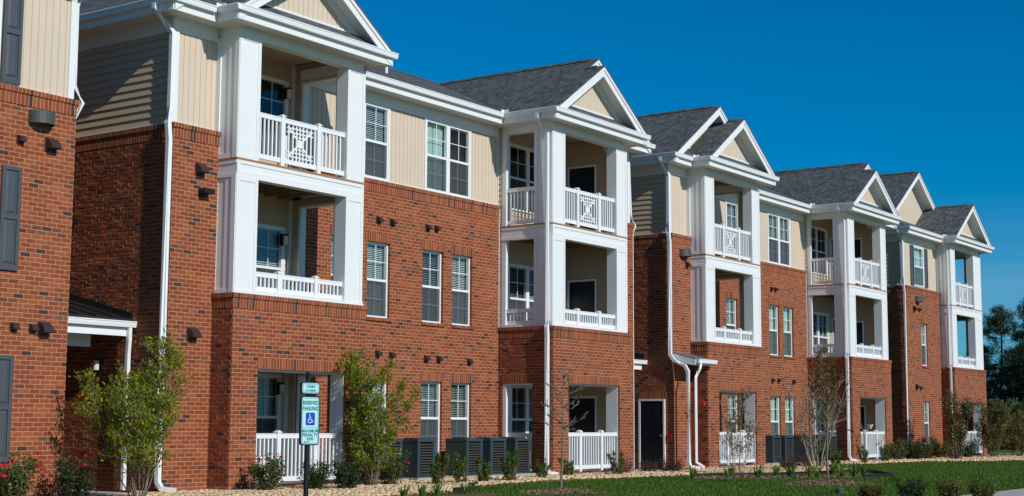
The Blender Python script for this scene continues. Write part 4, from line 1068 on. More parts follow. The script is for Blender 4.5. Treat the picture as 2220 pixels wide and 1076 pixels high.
def inside(px, py, poly):
    poly = np.array(poly); r = np.zeros(len(px), bool); n = len(poly); j = n-1
    for i in range(n):
        xi, yi = poly[i]; xj, yj = poly[j]
        c = ((yi > py) != (yj > py)) & (px < (xj-xi)*(py-yi)/(yj-yi+1e-12)+xi)
        r ^= c; j = i
    return r
def vnoise(x, y, s, seed=0):
    r = np.random.default_rng(seed); g = r.random((64, 64)); a = x/s; b = y/s
    i = np.floor(a).astype(int); j = np.floor(b).astype(int); fa = a-i; fb = b-j
    fa = fa*fa*(3-2*fa); fb = fb*fb*(3-2*fb); q = lambda ii, jj: g[ii % 64, jj % 64]
    return (q(i, j)*(1-fa)+q(i+1, j)*fa)*(1-fb)+(q(i, j+1)*(1-fa)+q(i+1, j+1)*fa)*fb
pm = MB().box(-60, 90, -60, 3.4, GZ-.1, GZ-.005); structure(pm.build('parking_lot', 'lot_concrete'), 'pale concrete parking lot in front of the lawn')
# stones: lumpy eight-cornered pebbles
def stones():
    V = []; n = 52000
    x = 17+rng.random(n)**1.25*52; y = 16.2+rng.random(n)*5.4
    ok = inside(x, y, BED+[(74, 21.9), (9, 21.9)]) & ~((x > 35.5) & (x < 38.4) & (y > 20.1)) & ~((x > 16.6) & (x < 18.5) & (y > 20.9))
    x, y = x[ok], y[ok]; n = len(x)
    cube = np.array([(-1,-1,-1),(1,-1,-1),(1,1,-1),(-1,1,-1),(-1,-1,1),(1,-1,1),(1,1,1),(-1,1,1)], float)*.5
    s = rng.uniform(.028, .062, n)[:, None, None]*(.8+.02*(x[:, None, None]-17)/1.5)
    v = cube[None]*(1+rng.uniform(-.35, .3, (n, 8, 3)))*s*np.array([1.25, 1, .75])
    a = rng.random(n)*6.283; ca, sa = np.cos(a)[:, None], np.sin(a)[:, None]
    X = v[:, :, 0]*ca-v[:, :, 1]*sa; Y = v[:, :, 0]*sa+v[:, :, 1]*ca
    Z = v[:, :, 2]+GZ+.012+(vnoise(x, y, 1.3, 4)*.05)[:, None]+rng.random(n)[:, None]*.02
    V = np.stack([X+x[:, None], Y+y[:, None], Z], -1).reshape(-1, 3)
    f = np.array([(0,3,2,1),(4,5,6,7),(0,1,5,4),(1,2,6,5),(2,3,7,6),(3,0,4,7)])
    F = (np.arange(n)[:, None, None]*8+f[None]).reshape(-1, 4)
    return mesh_np('gravel', V, F, 'stone')
o = D.objects.new('gravel', stones()); COL.objects.link(o)
tag(o, 'pale tan gravel stones covering the planting beds along the walls', 'gravel', kind='stuff')
def blades():
    n = 230000
    x = 21+rng.random(n)*48; y = 8.6+rng.random(n)*11.4
    near = x < 21+1.2*(20-y)*2.2
    ok = ~inside(x, y, BED+[(74, 23), (9, 23)]) & ~inside(x, y, STRIP) & ~inside(x, y, LILY2) & ~((x < 33.7) & (y < 9.3))
    ok &= (x/y > .95) & (np.hypot(x-23.78, y-15.56) > .75) & (np.hypot(x-31.04, y-13.21) > .95)
    x, y = x[ok], y[ok]; n = len(x)
    h = rng.uniform(.035, .07, n)*(.7+.6*vnoise(x, y, .7, 2)); wd = rng.uniform(.006, .012, n)*(1+x/60)
    a = rng.random(n)*6.283; lx = rng.normal(0, .35, n)*h; ly = rng.normal(0, .35, n)*h
    V = np.empty((n, 3, 3)); V[:, 0] = np.stack([x-np.cos(a)*wd, y-np.sin(a)*wd, np.full(n, GZ-.02)], -1)
    V[:, 1] = np.stack([x+np.cos(a)*wd, y+np.sin(a)*wd, np.full(n, GZ-.02)], -1); V[:, 2] = np.stack([x+lx, y+ly, GZ-.01+h], -1)
    return mesh_np('grass', V.reshape(-1, 3), np.arange(3*n).reshape(-1, 3), 'grass_blade')
o = D.objects.new('grass', blades()); COL.objects.link(o)
tag(o, 'short mown green grass on the lawn in front of the buildings', 'grass', kind='stuff')
# mulch rings round the two young trees
def chips(cx, cy, r, n, hump, name, label, poly=None):
    if poly is None:
        q = np.sqrt(rng.random(n))*r; a = rng.random(n)*6.283; x = cx+q*np.cos(a)*1.1; y = cy+q*np.sin(a); z = GZ+hump*(1-(q/r)**2)
    else:
        P = np.array(poly); x = rng.uniform(P[:, 0].min(), P[:, 0].max(), n); y = rng.uniform(P[:, 1].min(), P[:, 1].max(), n)
        ok = inside(x, y, poly); x, y = x[ok], y[ok]; n = len(x); z = np.full(n, GZ)+rng.random(n)*.03
    c = np.stack([x, y, z], -1); d1 = rng.normal(0, 1, (n, 3)); d1[:, 2] *= .5; d1 /= np.linalg.norm(d1, axis=1)[:, None]
    d2 = np.cross(d1, rng.normal(0, 1, (n, 3))); d2 /= np.linalg.norm(d2, axis=1)[:, None]
    d1 *= rng.uniform(.02, .05, n)[:, None]; d2 *= .009
    V = np.stack([c-d1-d2, c+d1-d2, c+d1+d2, c-d1+d2], 1).reshape(-1, 3)
    o = D.objects.new(name, mesh_np(name, V, np.arange(4*n).reshape(-1, 4), 'mulch_chip')); COL.objects.link(o)
    tag(o, label, 'mulch', kind='stuff')
    if poly is None:
        mb = MB(); k = 20; ring = [(cx+r*1.1*math.cos(2*PI*i/k)*random.uniform(.92, 1.05), cy+r*math.sin(2*PI*i/k)*random.uniform(.92, 1.05)) for i in range(k)]
        for i in range(k):
            p, q2 = ring[i], ring[(i+1) % k]
            mb.poly([(p[0], p[1], GZ-.015), (q2[0], q2[1], GZ-.015), ((q2[0]+cx)/2, (q2[1]+cy)/2, GZ+hump*.72), ((p[0]+cx)/2, (p[1]+cy)/2, GZ+hump*.72)])
            mb.poly([((p[0]+cx)/2, (p[1]+cy)/2, GZ+hump*.72), ((q2[0]+cx)/2, (q2[1]+cy)/2, GZ+hump*.72), (cx, cy, GZ+hump)])
        structure(mb.build('mulch_mound', 'mulch'))
random.seed(3)
chips(23.78, 15.56, .8, 2600, .07, 'mulch_ring', 'brown bark mulch heaped round the bare young tree on the lawn')
chips(31.04, 13.21, 1.0, 3200, .10, 'mulch_ring', 'brown bark mulch mound under the thin tree nearest the path')
chips(0, 0, 0, 9000, 0, 'mulch_chips', 'brown bark mulch in the daylily strip between gravel and lawn', STRIP)
def edging(pts, label):
    mb = MB(); h_ = .085
    for (p, q) in zip(pts[:-1], pts[1:]):
        d = Vector((q[0]-p[0], q[1]-p[1], 0)).normalized(); n = Vector((-d.y, d.x, 0))*.012
        a, b = Vector((p[0], p[1], 0)), Vector((q[0], q[1], 0))
        mb.slab([(*(a-n).xy, GZ+h_), (*(b-n).xy, GZ+h_), (*(b+n).xy, GZ+h_), (*(a+n).xy, GZ+h_)], h_+.03)
    mb.tube([(p[0], p[1], GZ+h_) for p in pts], .022, 6)
    o = mb.build('lawn_edging', 'edging_black'); tag(o, label, 'edging', 'black edging strips of the beds')
edging([(33.0, 17.75), (34.2, 17.45), (35.5, 16.55), (37.2, 16.22), (39.5, 16.2), (41.5, 17.0), (43, 18.3)], 'black edging between the gravel and the daylily strip')
edging([(42.6, 17.6), (41.2, 16.6), (39.6, 15.6), (38.2, 14.7), (36.9, 13.98), (35.3, 14.15)], 'black edging ending in a loose tip on the lawn right of the daylilies')
edging([(22.6, 17.25), (23.2, 17.3), (24.5, 18.3), (25.2, 18.6)], 'short black edging at the corner of the left gravel bed')

# ------------------------------------------------------------------ air conditioners
def make_ac(loc, label, first=[None]):
    if first[0] is None:
        o = empty('air_conditioner', loc, label, 'air conditioner', 'condenser units standing along the walls'); first[0] = o
        W, Dp, z0, z1 = .64, .62, .10, .96
        b = MB(); q = .085
        for (x, y) in ((0, 0), (W-q, 0), (0, Dp-q), (W-q, Dp-q)): b.box(x, x+q, y, y+q, z0, z1-.06)
        b.box(-.008, W+.008, -.008, Dp+.008, z1-.06, z1); b.box(.01, W-.01, .01, Dp-.01, z0, z0+.04)
        b.box(.12, W-.12, .12, Dp-.12, z1, z1+.03)
        b.build('casing', 'ac_green', o, (0, 0, 0))
        MB().box(.04, W-.04, .04, Dp-.04, z0+.04, z1-.06).build('coil', 'ac_dark', o, (0, 0, 0))
        b2 = MB().box(.004, .03, q, Dp-q, z0+.04, z1-.06).build('side_panel', 'ac_green', o, (0, 0, 0))
        l = MB(); n = 12
        for k in range(n):
            z = z0+.06+k*(z1-z0-.14)/n
            l.ext([(.004, z), (.034, z+.018), (.034, z+.024), (.004, z+.016)], 'x', q, W-q)
        l.build('louvres', 'ac_slat', o, (0, 0, 0))
        MB().box(-.1, W+.12, -.1, Dp+.12, -.03, z0-.005).build('base_pad', 'concrete', o, (0, 0, 0))
        return o
    s = first[0]; r = s.copy(); COL.objects.link(r); r.location = loc; r['label'] = label
    for ch in s.children:
        c = ch.copy(); COL.objects.link(c); c.parent = r
    return r
for x, lb in ((24.95, 'dark green condenser unit half hidden behind the leafy tree by the sign'), (26.14, 'dark green condenser unit just right of the leafy tree'), (27.97, 'leftmost of three dark green condensers near the bare young tree'),
              (28.94, 'middle of three dark green condensers near the bare young tree'), (29.98, 'dark green condenser beside the porch with the open side, left of the bare tree')):
    make_ac((x, 20.98, GZ), lb)
for x, lb in ((44.6, 'first dark green condenser right of the middle porch with white railing'), (45.56, 'second dark green condenser right of the middle porch'), (47.35, 'dark green condenser behind the bare multi-stem tree'),
              (48.35, 'dark green condenser behind the thin leaning trunk'), (49.25, 'rightmost dark green condenser beside a white downspout')):
    make_ac((x, 20.95, GZ), lb)

# ------------------------------------------------------------------ plants
def leaf_quads(C, Dn, ln, wd, rs):
    """folded-free diamond leaves centred at C pointing along Dn"""
    n = len(C); side = np.cross(Dn, rs.normal(0, 1, (n, 3))); side /= np.linalg.norm(side, axis=1)[:, None]+1e-9
    ln = ln[:, None]; wd = wd[:, None]
    V = np.stack([C, C+Dn*ln*.45+side*wd, C+Dn*ln, C+Dn*ln*.45-side*wd], 1).reshape(-1, 3)
    return V, np.arange(4*n).reshape(-1, 4)
def grow(seed, height, spread, nstem, nleaf, lsize, mat_leaf, mat_bark, stem_r=.02, bare=.3, twigs=9, levels=2, upright=.8, trunk=0.0, leafdir=.4, clump=.12, single=False, asp=.3, bend=.12):
    """multi-stem plant: returns (branch mesh, leaf mesh); bare = leafless lower fraction"""
    rs = np.random.default_rng(seed); br = MB(); tips = []
    def poly(p, d, length, r0, r1, seg=6, up=.15, jit=bend):
        pts = [np.array(p, float)]; d = np.array(d, float); d /= np.linalg.norm(d)
        for k in range(seg):
            d = d+rs.normal(0, jit, 3)+np.array([0, 0, up*.2]); d /= np.linalg.norm(d); pts.append(pts[-1]+d*length/seg)
        br.tube([tuple(q) for q in pts], r0, 5, taper=r1); return pts
    def sub(pts, length, r, lev, t0):
        for k in range(twigs if lev == 1 else max(3, twigs//2)):
            t = t0+(1-t0)*rs.random()**.8; i = min(int(t*(len(pts)-1)), len(pts)-2); f = t*(len(pts)-1)-i
            p = pts[i]*(1-f)+pts[i+1]*f; dd = pts[i+1]-pts[i]; dd /= np.linalg.norm(dd)
            a = rs.random()*6.283; out = np.array([math.cos(a), math.sin(a), .1])
            d = dd*upright+out*(1.05-upright*.3); L2 = length*rs.uniform(.5, 1)*(1-.35*t)
            q = poly(p, d, L2, r*.5, .0025, 4, .35, .2)
            tips.append(q)
            if lev < levels: sub(q, L2*.55, r*.5, lev+1, .25)
    for s in range(nstem):
        a = 2*PI*(s+rs.random()*.8)/nstem; lean = rs.uniform(.35, 1)*spread/height*.62
        if single: lean = .04
        b = np.array([math.cos(a)*.07, math.sin(a)*.07, -.05]) if not single else np.array([0, 0, -.05])
        Ls = height*(rs.uniform(.55, 1.0) if s else 1.0)*.97
        pts = poly(b, (math.cos(a)*lean, math.sin(a)*lean, 1), Ls, stem_r*rs.uniform(.7, 1.1), .005, 8, .5, bend*.6)
        tips.append(pts[int(len(pts)*.6):]); sub(pts, spread*.42, stem_r, 1, bare)
    bm = mk(br, 'branches', mat_bark, True)
    # leaves around twig points
    P = []; Dr = []
    for q in tips:
        for i in range(len(q)-1):
            for u in (0, .5): P.append(q[i]*(1-u)+q[i+1]*u); Dr.append(q[i+1]-q[i])
    P = np.array(P); Dr = np.array(Dr); keep = P[:, 2] > height*bare*.8; P, Dr = P[keep], Dr[keep]
    lm = None
    if nleaf:
        gate = rs.random(len(P))**1.6; gate /= gate.sum()
        ix = rs.choice(len(P), nleaf, p=gate)
        C = P[ix]+rs.normal(0, clump*.5, (nleaf, 3)); d = rs.normal(0, 1, (nleaf, 3)); d[:, 2] += leafdir; d /= np.linalg.norm(d, axis=1)[:, None]
        l = lsize*rs.uniform(.6, 1.25, nleaf); V, F = leaf_quads(C, d, l, l*asp, rs)
        V[:, 2] = np.maximum(V[:, 2], .01); lm = mesh_np('foliage', V, F, mat_leaf)
    return bm, lm
def plant(name, loc, meshes, label, cat, group=None, rot=0, sc_=1, bname='branches'):
    o = empty(name, loc, label, cat, group); o.rotation_euler = (0, 0, rot); o.scale = (sc_,)*3
    for me, nm in zip(meshes, (bname, 'foliage', 'flowers')):
        if me is None: continue
        c = D.objects.new(nm, me); COL.objects.link(c); c.parent = o
    return o
def flowers(seed, n, h_, r, mat, size=.045):
    rs = np.random.default_rng(seed); mb = MB(); st = []
    for k in range(n):
        a = rs.random()*6.28; q = r*rs.uniform(.3, 1); z = h_*rs.uniform(.45, 1.0)
        c = np.array([math.cos(a)*q, math.sin(a)*q-.05, z])
        for j in range(11):
            b = j*2.4; rr = size*(.35+.65*j/11); nrm = np.array([math.cos(b)*rr, math.sin(b)*rr, size*.5*(1-j/11)])
            t = np.array([-math.sin(b), math.cos(b), 0])*size*.5; u = np.array([0, 0, size*.45])
            p = c+nrm*.8; mb.poly([tuple(p-t-u*.4), tuple(p+t-u*.4), tuple(p+t*.8+u), tuple(p-t*.8+u)])
    return mk(mb, 'flowers', mat)
def single_tree(seed, H, r0, nb, blen, zlo, nleaf, lsize, mat_leaf, mat_bark, rise=.55, lean=(0, 0), wob=.05):
    rs = np.random.default_rng(seed); br = MB(); tw = []
    def top(z): return np.array([lean[0]*z+wob*math.sin(z*2.3+seed), lean[1]*z+wob*math.cos(z*1.9), z])
    br.tube([tuple(top(z)) for z in np.linspace(-.05, H, 12)], r0, 7, taper=.004)
    def limb(p, d, length, r, lev):
        pts = [p]; d = d/np.linalg.norm(d)
        for k in range(6):
            d = d+rs.normal(0, .10, 3)+np.array([0, 0, .05]); d /= np.linalg.norm(d); pts.append(pts[-1]+d*length/6)
        br.tube([tuple(q) for q in pts], max(r, .0055), 5, taper=.0035); tw.append(pts)
        if lev:
            for k in range(5 if lev == 2 else 3):
                i = 1+int(rs.integers(0, 5)); e = rs.normal(0, 1, 3); e[2] = abs(e[2])*.4; dd = pts[i]-pts[i-1]; dd /= np.linalg.norm(dd)
                limb(pts[i], dd+e*.55, length*rs.uniform(.28, .5)*(1.1-i/8), r*.5, lev-1)
    for k in range(nb):
        f = k/max(1, nb-1); z = zlo+(H*.96-zlo)*f**.9; a = k*2.4+rs.random()*.7; L_ = blen*(1-.62*f)*rs.uniform(.7, 1.1)
        limb(top(z), np.array([math.cos(a), math.sin(a), rise*(.7+.8*f)]), L_, r0*.42*(1-.6*f)+.002, 2)
    bm = mk(br, 'branches', mat_bark, True)
    P = np.array([q[i]*(1-u)+q[i+1]*u for q in tw for i in range(2, len(q)-1) for u in (0, .5)])
    ix = rs.integers(0, len(P), nleaf); d = rs.normal(0, 1, (nleaf, 3)); d[:, 2] += .2; d /= np.linalg.norm(d, axis=1)[:, None]
    l = lsize*rs.uniform(.6, 1.2, nleaf); V, F = leaf_quads(P[ix]+rs.normal(0, .03, (nleaf, 3)), d, l, l*.3, rs)
    return bm, mesh_np('foliage', V, F, mat_leaf)
# leafy crape myrtles
plant('leafy_tree', (16.95, 19.62, GZ), grow(1, 2.85, 1.95, 11, 8800, .072, 'leaf_bright', 'bark_gray', .015, .16, 17, leafdir=.9, asp=.23, clump=.09), 'tall green multi-stem tree in front of the entry passage, between two white downspouts', 'tree')
plant('leafy_tree', (23.25, 19.85, GZ), grow(2, 2.8, 1.25, 12, 8000, .072, 'leaf_bright', 'bark_gray', .015, .12, 16, leafdir=.9, asp=.23, clump=.09), 'tall green multi-stem tree just right of the reserved parking sign', 'tree')
# sparse trees
plant('bare_tree', (23.78, 15.56, GZ), single_tree(7, 2.35, .028, 17, .80, 1.05, 160, .03, 'leaf_bronze', 'bark_gray', .38), 'bare young tree with leafless twigs in a mulch ring', 'tree')
plant('sparse_tree', (31.04, 13.21, GZ), single_tree(9, 2.95, .028, 19, .78, 1.15, 1500, .05, 'leaf_bronze', 'bark_gray', .8, (-.06, .02)), 'thin leaning tree with few bronze leaves in a mulch mound nearest the path', 'tree')
plant('sparse_tree', (35.25, 17.55, GZ), grow(12, 2.35, 1.35, 7, 1000, .06, 'leaf_bronze', 'bark_tan', .017, .3, 9, 2, .8), 'sparse bronze-leaved multi-stem tree in front of the middle porch railing', 'tree')
plant('sparse_tree', (39.42, 17.16, GZ), grow(15, 3.2, 2.3, 9, 900, .05, 'leaf_bronze', 'bark_tan', .019, .28, 9, 2, .8), 'wide nearly bare multi-stem tree on gravel before the condensers', 'tree')
plant('leafy_tree', (56.9, 18.9, GZ), grow(18, 2.7, 1.3, 8, 2600, .085, 'leaf_olive', 'bark_gray', .02, .2, 9), 'olive multi-stem tree in front of the farthest white porch railing', 'tree')
gm = grow(21, 2.6, 2.0, 10, 3400, .10, 'leaf_olive', 'bark_gray', .02, .06, 11); gm2 = grow(22, 2.3, 2.2, 10, 3400, .10, 'leaf_olive', 'bark_gray', .02, .04, 11)
for (x, y, s_, mm, lb) in ((61.2, 18.9, .95, gm, 'tall olive screening shrub nearest the far corner of the buildings'), (63.4, 18.5, .9, gm2, 'rounded olive screening shrub second past the far corner'), (65.6, 18.3, 1.05, gm, 'tall olive screening shrub third past the far corner'),
                           (67.9, 18.0, 1.1, gm2, 'broad olive screening shrub right of the third one'), (70.5, 18.2, 1.2, gm, 'tallest olive screening shrub at the right edge')):
    plant('screening_shrub', (x, y, GZ), mm, lb, 'shrub', 'screening shrubs beyond the last building', x*1.3, s_)
# small conical yews
ym = [grow(30+k, .78, .42, 7, 2400, .05, 'leaf_yew', 'bark_gray', .008, .02, 8, 1, 1.2, clump=.05, asp=.22, leafdir=1.2) for k in range(3)]
for i, (x, y, s_, lb) in enumerate(((24.68, 19.27, 1.0, 'narrow green cone shrub in front of the gap right of the first condensers'), (25.6, 19.36, 1.05, 'narrow green cone shrub before the dark blank side of a condenser'), (26.45, 19.35, .95, 'broad green cone shrub before the leftmost of three condensers'),
        (27.6, 19.45, 1.1, 'tall green cone shrub before the middle of three condensers'), (29.1, 19.6, .78, 'small green cone shrub at the right end of the condenser row'), (30.45, 19.74, .85, 'green cone shrub at the foot of the downspout behind the bare tree'), (32.2, 19.4, .95, 'green cone shrub in front of the ground-floor white railing right of the bare tree'),
        (43.0, 18.6, 1.15, 'green cone shrub left of the thin leaning trunk, before condensers'), (44.9, 18.9, 1.0, 'green cone shrub right of the thin leaning trunk'), (49.0, 19.6, .95, 'green cone shrub left of the second-last white ground-floor railing'), (51.0, 19.6, 1.0, 'green cone shrub right of the second-last white ground-floor railing'))):
    plant('cone_shrub', (x, y, GZ), ym[i % 3], lb, 'shrub', 'young cone shrubs along the gravel', i*1.7, s_*.88)
# roses
rm = [grow(40+k, .78, .95, 11, 2300, .055, 'leaf_rose', 'bark_gray', .006, .03, 8, 1, .8, clump=.09) for k in range(2)]
rd = grow(44, .75, .95, 11, 2300, .055, 'leaf_dark', 'bark_dark', .006, .03, 8, 1, .8, clump=.09)
for i, (x, y, s_, me, nf, lb) in enumerate(((14.7, 20.0, 1.1, rm[0], 12, 'rose bush full of red blooms at the left edge'), (16.1, 20.25, 1.0, rd, 3, 'dark rose bush with two red blooms at the corner of the left building'), (20.15, 19.75, .95, rm[1], 4, 'rose bush with one pink bloom left of the sign post'),
        (21.25, 19.55, .82, rd, 0, 'dark bushy rose just behind the sign post'), (21.95, 19.4, .85, rd, 1, 'dark bushy rose right of the sign post'), (23.2, 20.15, .8, rm[0], 5, 'red-flowered rose behind the stems of the leafy tree'), (23.8, 19.8, .9, rm[1], 4, 'red-flowered rose before the half-hidden condenser'))):
    fl = flowers(60+i, nf, .72, .44, 'petal_red', .05) if nf else None
    plant('rose_bush', (x, y, GZ), (me[0], me[1], fl), lb, 'rose bush', 'rose bushes along the first walls', i*2.1, s_)
# maroon barberries
bm_ = [grow(50+k, .48, .95, 12, 900, .04, 'leaf_maroon', 'bark_dark', .005, .02, 7, 1, .7, clump=.08) for k in range(2)]
for i, (x, y, s_, lb) in enumerate(((33.2, 19.9, .9, 'low maroon shrub left of the black side door'), (34.3, 19.7, .9, 'low maroon shrub below the black side door'), (35.2, 19.5, 1.0, 'low maroon shrub left of the paired downspouts'), (41.2, 18.9, .9, 'low maroon shrub on gravel left of the second condenser row'), (42.6, 19.0, 1.1, 'wide maroon shrub before the second condenser row'), (40.2, 18.4, .8, 'small maroon shrub at the corner of the middle porch'), (56.6, 19.0, .8, 'maroon shrub under the olive tree at the far porch'))):
    plant('maroon_shrub', (x, y, GZ), bm_[i % 2], lb, 'shrub', 'low maroon shrubs', i*1.9, s_)
# shrubs along the farthest walls and the foreground
sm = [grow(55+k, .85, 1.2, 12, 2000, .065, 'leaf_dark' if k else 'leaf_olive', 'bark_dark', .007, .02, 8, 1, .8, clump=.1) for k in range(2)]
for i, (x, y, s_, lb) in enumerate(((53.2, 20.0, 1.0, 'bushy shrub right of the second-last porch'), (54.4, 19.8, 1.05, 'bushy shrub below the downspout of the farthest building'), (55.9, 20.0, .95, 'bushy shrub before the last narrow window'), (57.0, 20.2, 1.1, 'bushy shrub with one red bloom right of the last narrow window'), (58.4, 20.1, 1.0, 'bushy shrub beside the last downspout'), (60.0, 19.6, .9, 'bushy shrub at the foot of the farthest porch'))):
    plant('bushy_shrub', (x, y, GZ), sm[i % 2]+((flowers(90, 2, .95, .2, 'petal_red', .06),) if i == 3 else ()), lb, 'shrub', 'bushy shrubs along the farthest wall', i*2.3, s_)
fm_ = [grow(58+k, .52, .66, 12, 2600, .045, 'leaf_olive' if k != 1 else 'leaf_dark', 'bark_dark', .006, .02, 8, 1, .9, clump=.06) for k in range(3)]
for i, (x, y, s_, lb) in enumerate(((24.15, 9.55, .95, 'leftmost of four low bronze-green shrubs at the lawn edge in front'), (24.9, 9.12, 1.05, 'second from left of four low shrubs at the front, the darkest green'), (25.4, 8.62, 1.05, 'third from left of four low shrubs at the front, with a ragged top'), (26.15, 8.3, 1.0, 'rightmost of four low shrubs at the front, beside the path'))):
    plant('low_shrub', (x, y, GZ), fm_[(0, 1, 0, 2)[i]], lb, 'shrub', 'row of low shrubs in the foreground', i*1.4, s_*.78)
# daylilies
def lily_mesh(seed):
    rs = np.random.default_rng(seed); mb = MB()
    for k in range(34):
        a = rs.random()*6.28; d = np.array([math.cos(a), math.sin(a), 0]); s_ = np.array([-d[1], d[0], 0])*.009; L_ = rs.uniform(.18, .36); up = rs.uniform(.6, 1.0)
        p0 = d*.02; p1 = d*L_*.3+np.array([0, 0, L_*.75*up]); p2 = d*L_*.8+np.array([0, 0, L_*.6*up])
        mb.poly([tuple(p0-s_), tuple(p0+s_), tuple(p1+s_), tuple(p1-s_)]); mb.poly([tuple(p1-s_), tuple(p1+s_), tuple(p2)])
    return mk(mb, 'daylily', 'leaf_lily')
lmz = [lily_mesh(k) for k in range(3)]
LP_ = [(32.3, 17.3, 1.3, 'leftmost daylily clump of the strip, below the middle porch'), (33.0, 16.7, 1.2, 'second daylily clump from the left in the middle strip'), (33.6, 16.2, 1.5, 'third daylily clump from the left in the middle strip'), (33.9, 17.1, 1.2, 'small daylily clump against the black edging, under the bronze-leaved tree'), (34.2, 15.6, 1.5, 'fourth daylily clump from the left, in the front row of the middle strip'),
       (34.9, 15.2, 1.4, 'fifth daylily clump in the front row, left of the thin leaning trunk'), (34.9, 16.3, 1.3, 'daylily clump behind the fourth, against the black edging'), (35.6, 15.7, 1.4, 'daylily clump behind the thin leaning trunk'), (36.1, 14.7, 1.5, 'daylily clump just right of the thin leaning trunk'), (36.6, 15.5, 1.4, 'daylily clump in the second row right of the leaning trunk'),
       (37.2, 14.9, 1.4, 'daylily clump near the right tip of the strip'), (37.6, 15.7, 1.4, 'daylily clump beside the edging near the right tip'), (38.3, 15.7, 1.3, 'last daylily clump at the right end of the strip'), (35.3, 14.7, 1.2, 'lowest daylily clump of the middle strip'),
       (20.3, 16.6, 1.1, 'leftmost daylily clump below the leafy tree by the sign'), (21.0, 16.75, 1.0, 'second daylily clump right of the sign, at the lower edge'), (21.7, 16.95, 1.1, 'third daylily clump right of the sign'), (22.5, 16.9, .9, 'daylily clump at the tip of the left edging')]
for i, (x, y, s_, lb) in enumerate(LP_):
    o = D.objects.new('daylily', lmz[i % 3]); COL.objects.link(o); o.location = (x, y, GZ-.01); o.rotation_euler = (0, 0, i*1.1); o.scale = (s_,)*3
    tag(o, lb, 'plant', 'daylily clumps along the lawn')
# ------------------------------------------------------------------ pines beyond the last building
def pine(seed, H, n_t=66, cr=2.9, low=.30):
    rs = np.random.default_rng(seed); br = MB()
    lean = rs.normal(0, .02, 2); top = lambda z: np.array([lean[0]*z+.15*math.sin(z*.5), lean[1]*z, z])
    br.tube([tuple(top(z)) for z in np.linspace(0, H*.97, 9)], H*.014, 7, taper=.04)
    C = []
    for k in range(n_t):
        f = low+(1-low)*rs.random()**.85; z = H*f; a = rs.random()*6.28
        r_ = cr*math.sin(min(1, (1.04-f)/(1.04-low)*1.35)*1.5)*rs.uniform(.35, 1.05); p = top(z)
        q = p+np.array([math.cos(a)*r_, math.sin(a)*r_, r_*rs.uniform(.05, .5)]); mid = (p+q)/2+np.array([0, 0, -.1*r_])
        br.tube([tuple(p), tuple(mid), tuple(q)], .05*(1.2-f), 4, taper=.012)
        for j in range(rs.integers(3, 7)): C.append(q+rs.normal(0, 1, 3)*np.array([.34, .34, .15])); C.append((mid+q)/2+rs.normal(0, .22, 3))
    C = np.array(C); m = 26; n = len(C)*m; cc = np.repeat(C, m, 0)+rs.normal(0, .13, (n, 3))
    d = rs.normal(0, 1, (n, 3)); d[:, 2] += .35; d /= np.linalg.norm(d, axis=1)[:, None]
    V, F = leaf_quads(cc, d, rs.uniform(.16, .34, n), np.full(n, .022), rs)
    return mk(br, 'trunk', 'bark_dark', True), mesh_np('crown', V, F, 'needle')
PM = [pine(70, 10.5), pine(71, 11.5, 72, 3.3, .25), pine(72, 9, 80, 3.2, .12)]
def put_pine(i, x, y, s_, lb):
    o = empty('pine_tree', (x, y, GZ), lb, 'tree', 'pine trees beyond the last building'); o.rotation_euler = (0, 0, i*2.2); o.scale = (s_*.86, s_*.86, s_*.80)
    for me, nm in zip(PM[i % 3], ('trunk', 'crown')):
        c = D.objects.new(nm, me); COL.objects.link(c); c.parent = o
PT = [(93, 18.5, .9, 'dark pine outside the view, second past the right edge'), (95, 13.0, 1.0, 'dark pine outside the view, third past the right edge'), (92, 8.0, .85, 'dark pine outside the view, fourth past the right edge'), (96, 2.0, 1.05, 'dark pine outside the view, fifth past the right edge'), (93, -5.0, .9, 'dark pine outside the view, farthest past the right edge'), (92, 31.5, .78, 'dark pine seen through the farthest open balcony'), (93, 29.6, .74, 'small dark pine close to the corner of the last building'), (92, 27.8, .92, 'tall dark pine with gaps in its crown, right of the last building'), (94, 26.9, .86, 'dark pine between the gappy pine and the right edge'),
      (90, 25.4, 1.02, 'tallest dark pine at the right edge of the view'), (96, 30.2, .62, 'low dark pine in the back beside the last building'), (97, 28.3, .72, 'dense low dark pine behind the gappy pine'), (96, 26.2, .8, 'dense dark pine in the back near the right edge'), (91, 24.0, .95, 'dark pine just past the right edge'),
      (92, 33.5, .8, 'dark pine hidden mostly behind the last building'), (93, 22.3, 1.0, 'dark pine outside the view to the right')]
for i, (x, y, s_, lb) in enumerate(PT): put_pine(i, x, y, s_, lb)
# dense undergrowth of the wood: reads as one mass
def undergrowth():
    rs = np.random.default_rng(80); n = 90000
    x = rs.uniform(86, 100, n); y = rs.uniform(-25, 40, n); h_ = 1.8+1.5*vnoise(x, y, 2.2, 9); z = GZ+rs.random(n)**.7*h_
    d = rs.normal(0, 1, (n, 3)); d /= np.linalg.norm(d, axis=1)[:, None]
    V, F = leaf_quads(np.stack([x, y, z], -1), d, rs.uniform(.15, .4, n), rs.uniform(.05, .12, n), rs)
    return mesh_np('undergrowth', V, F, 'leaf_dark')
o = D.objects.new('undergrowth', undergrowth()); COL.objects.link(o); tag(o, 'dark tangled undergrowth below the pines at the edge of the wood', 'undergrowth', kind='stuff')

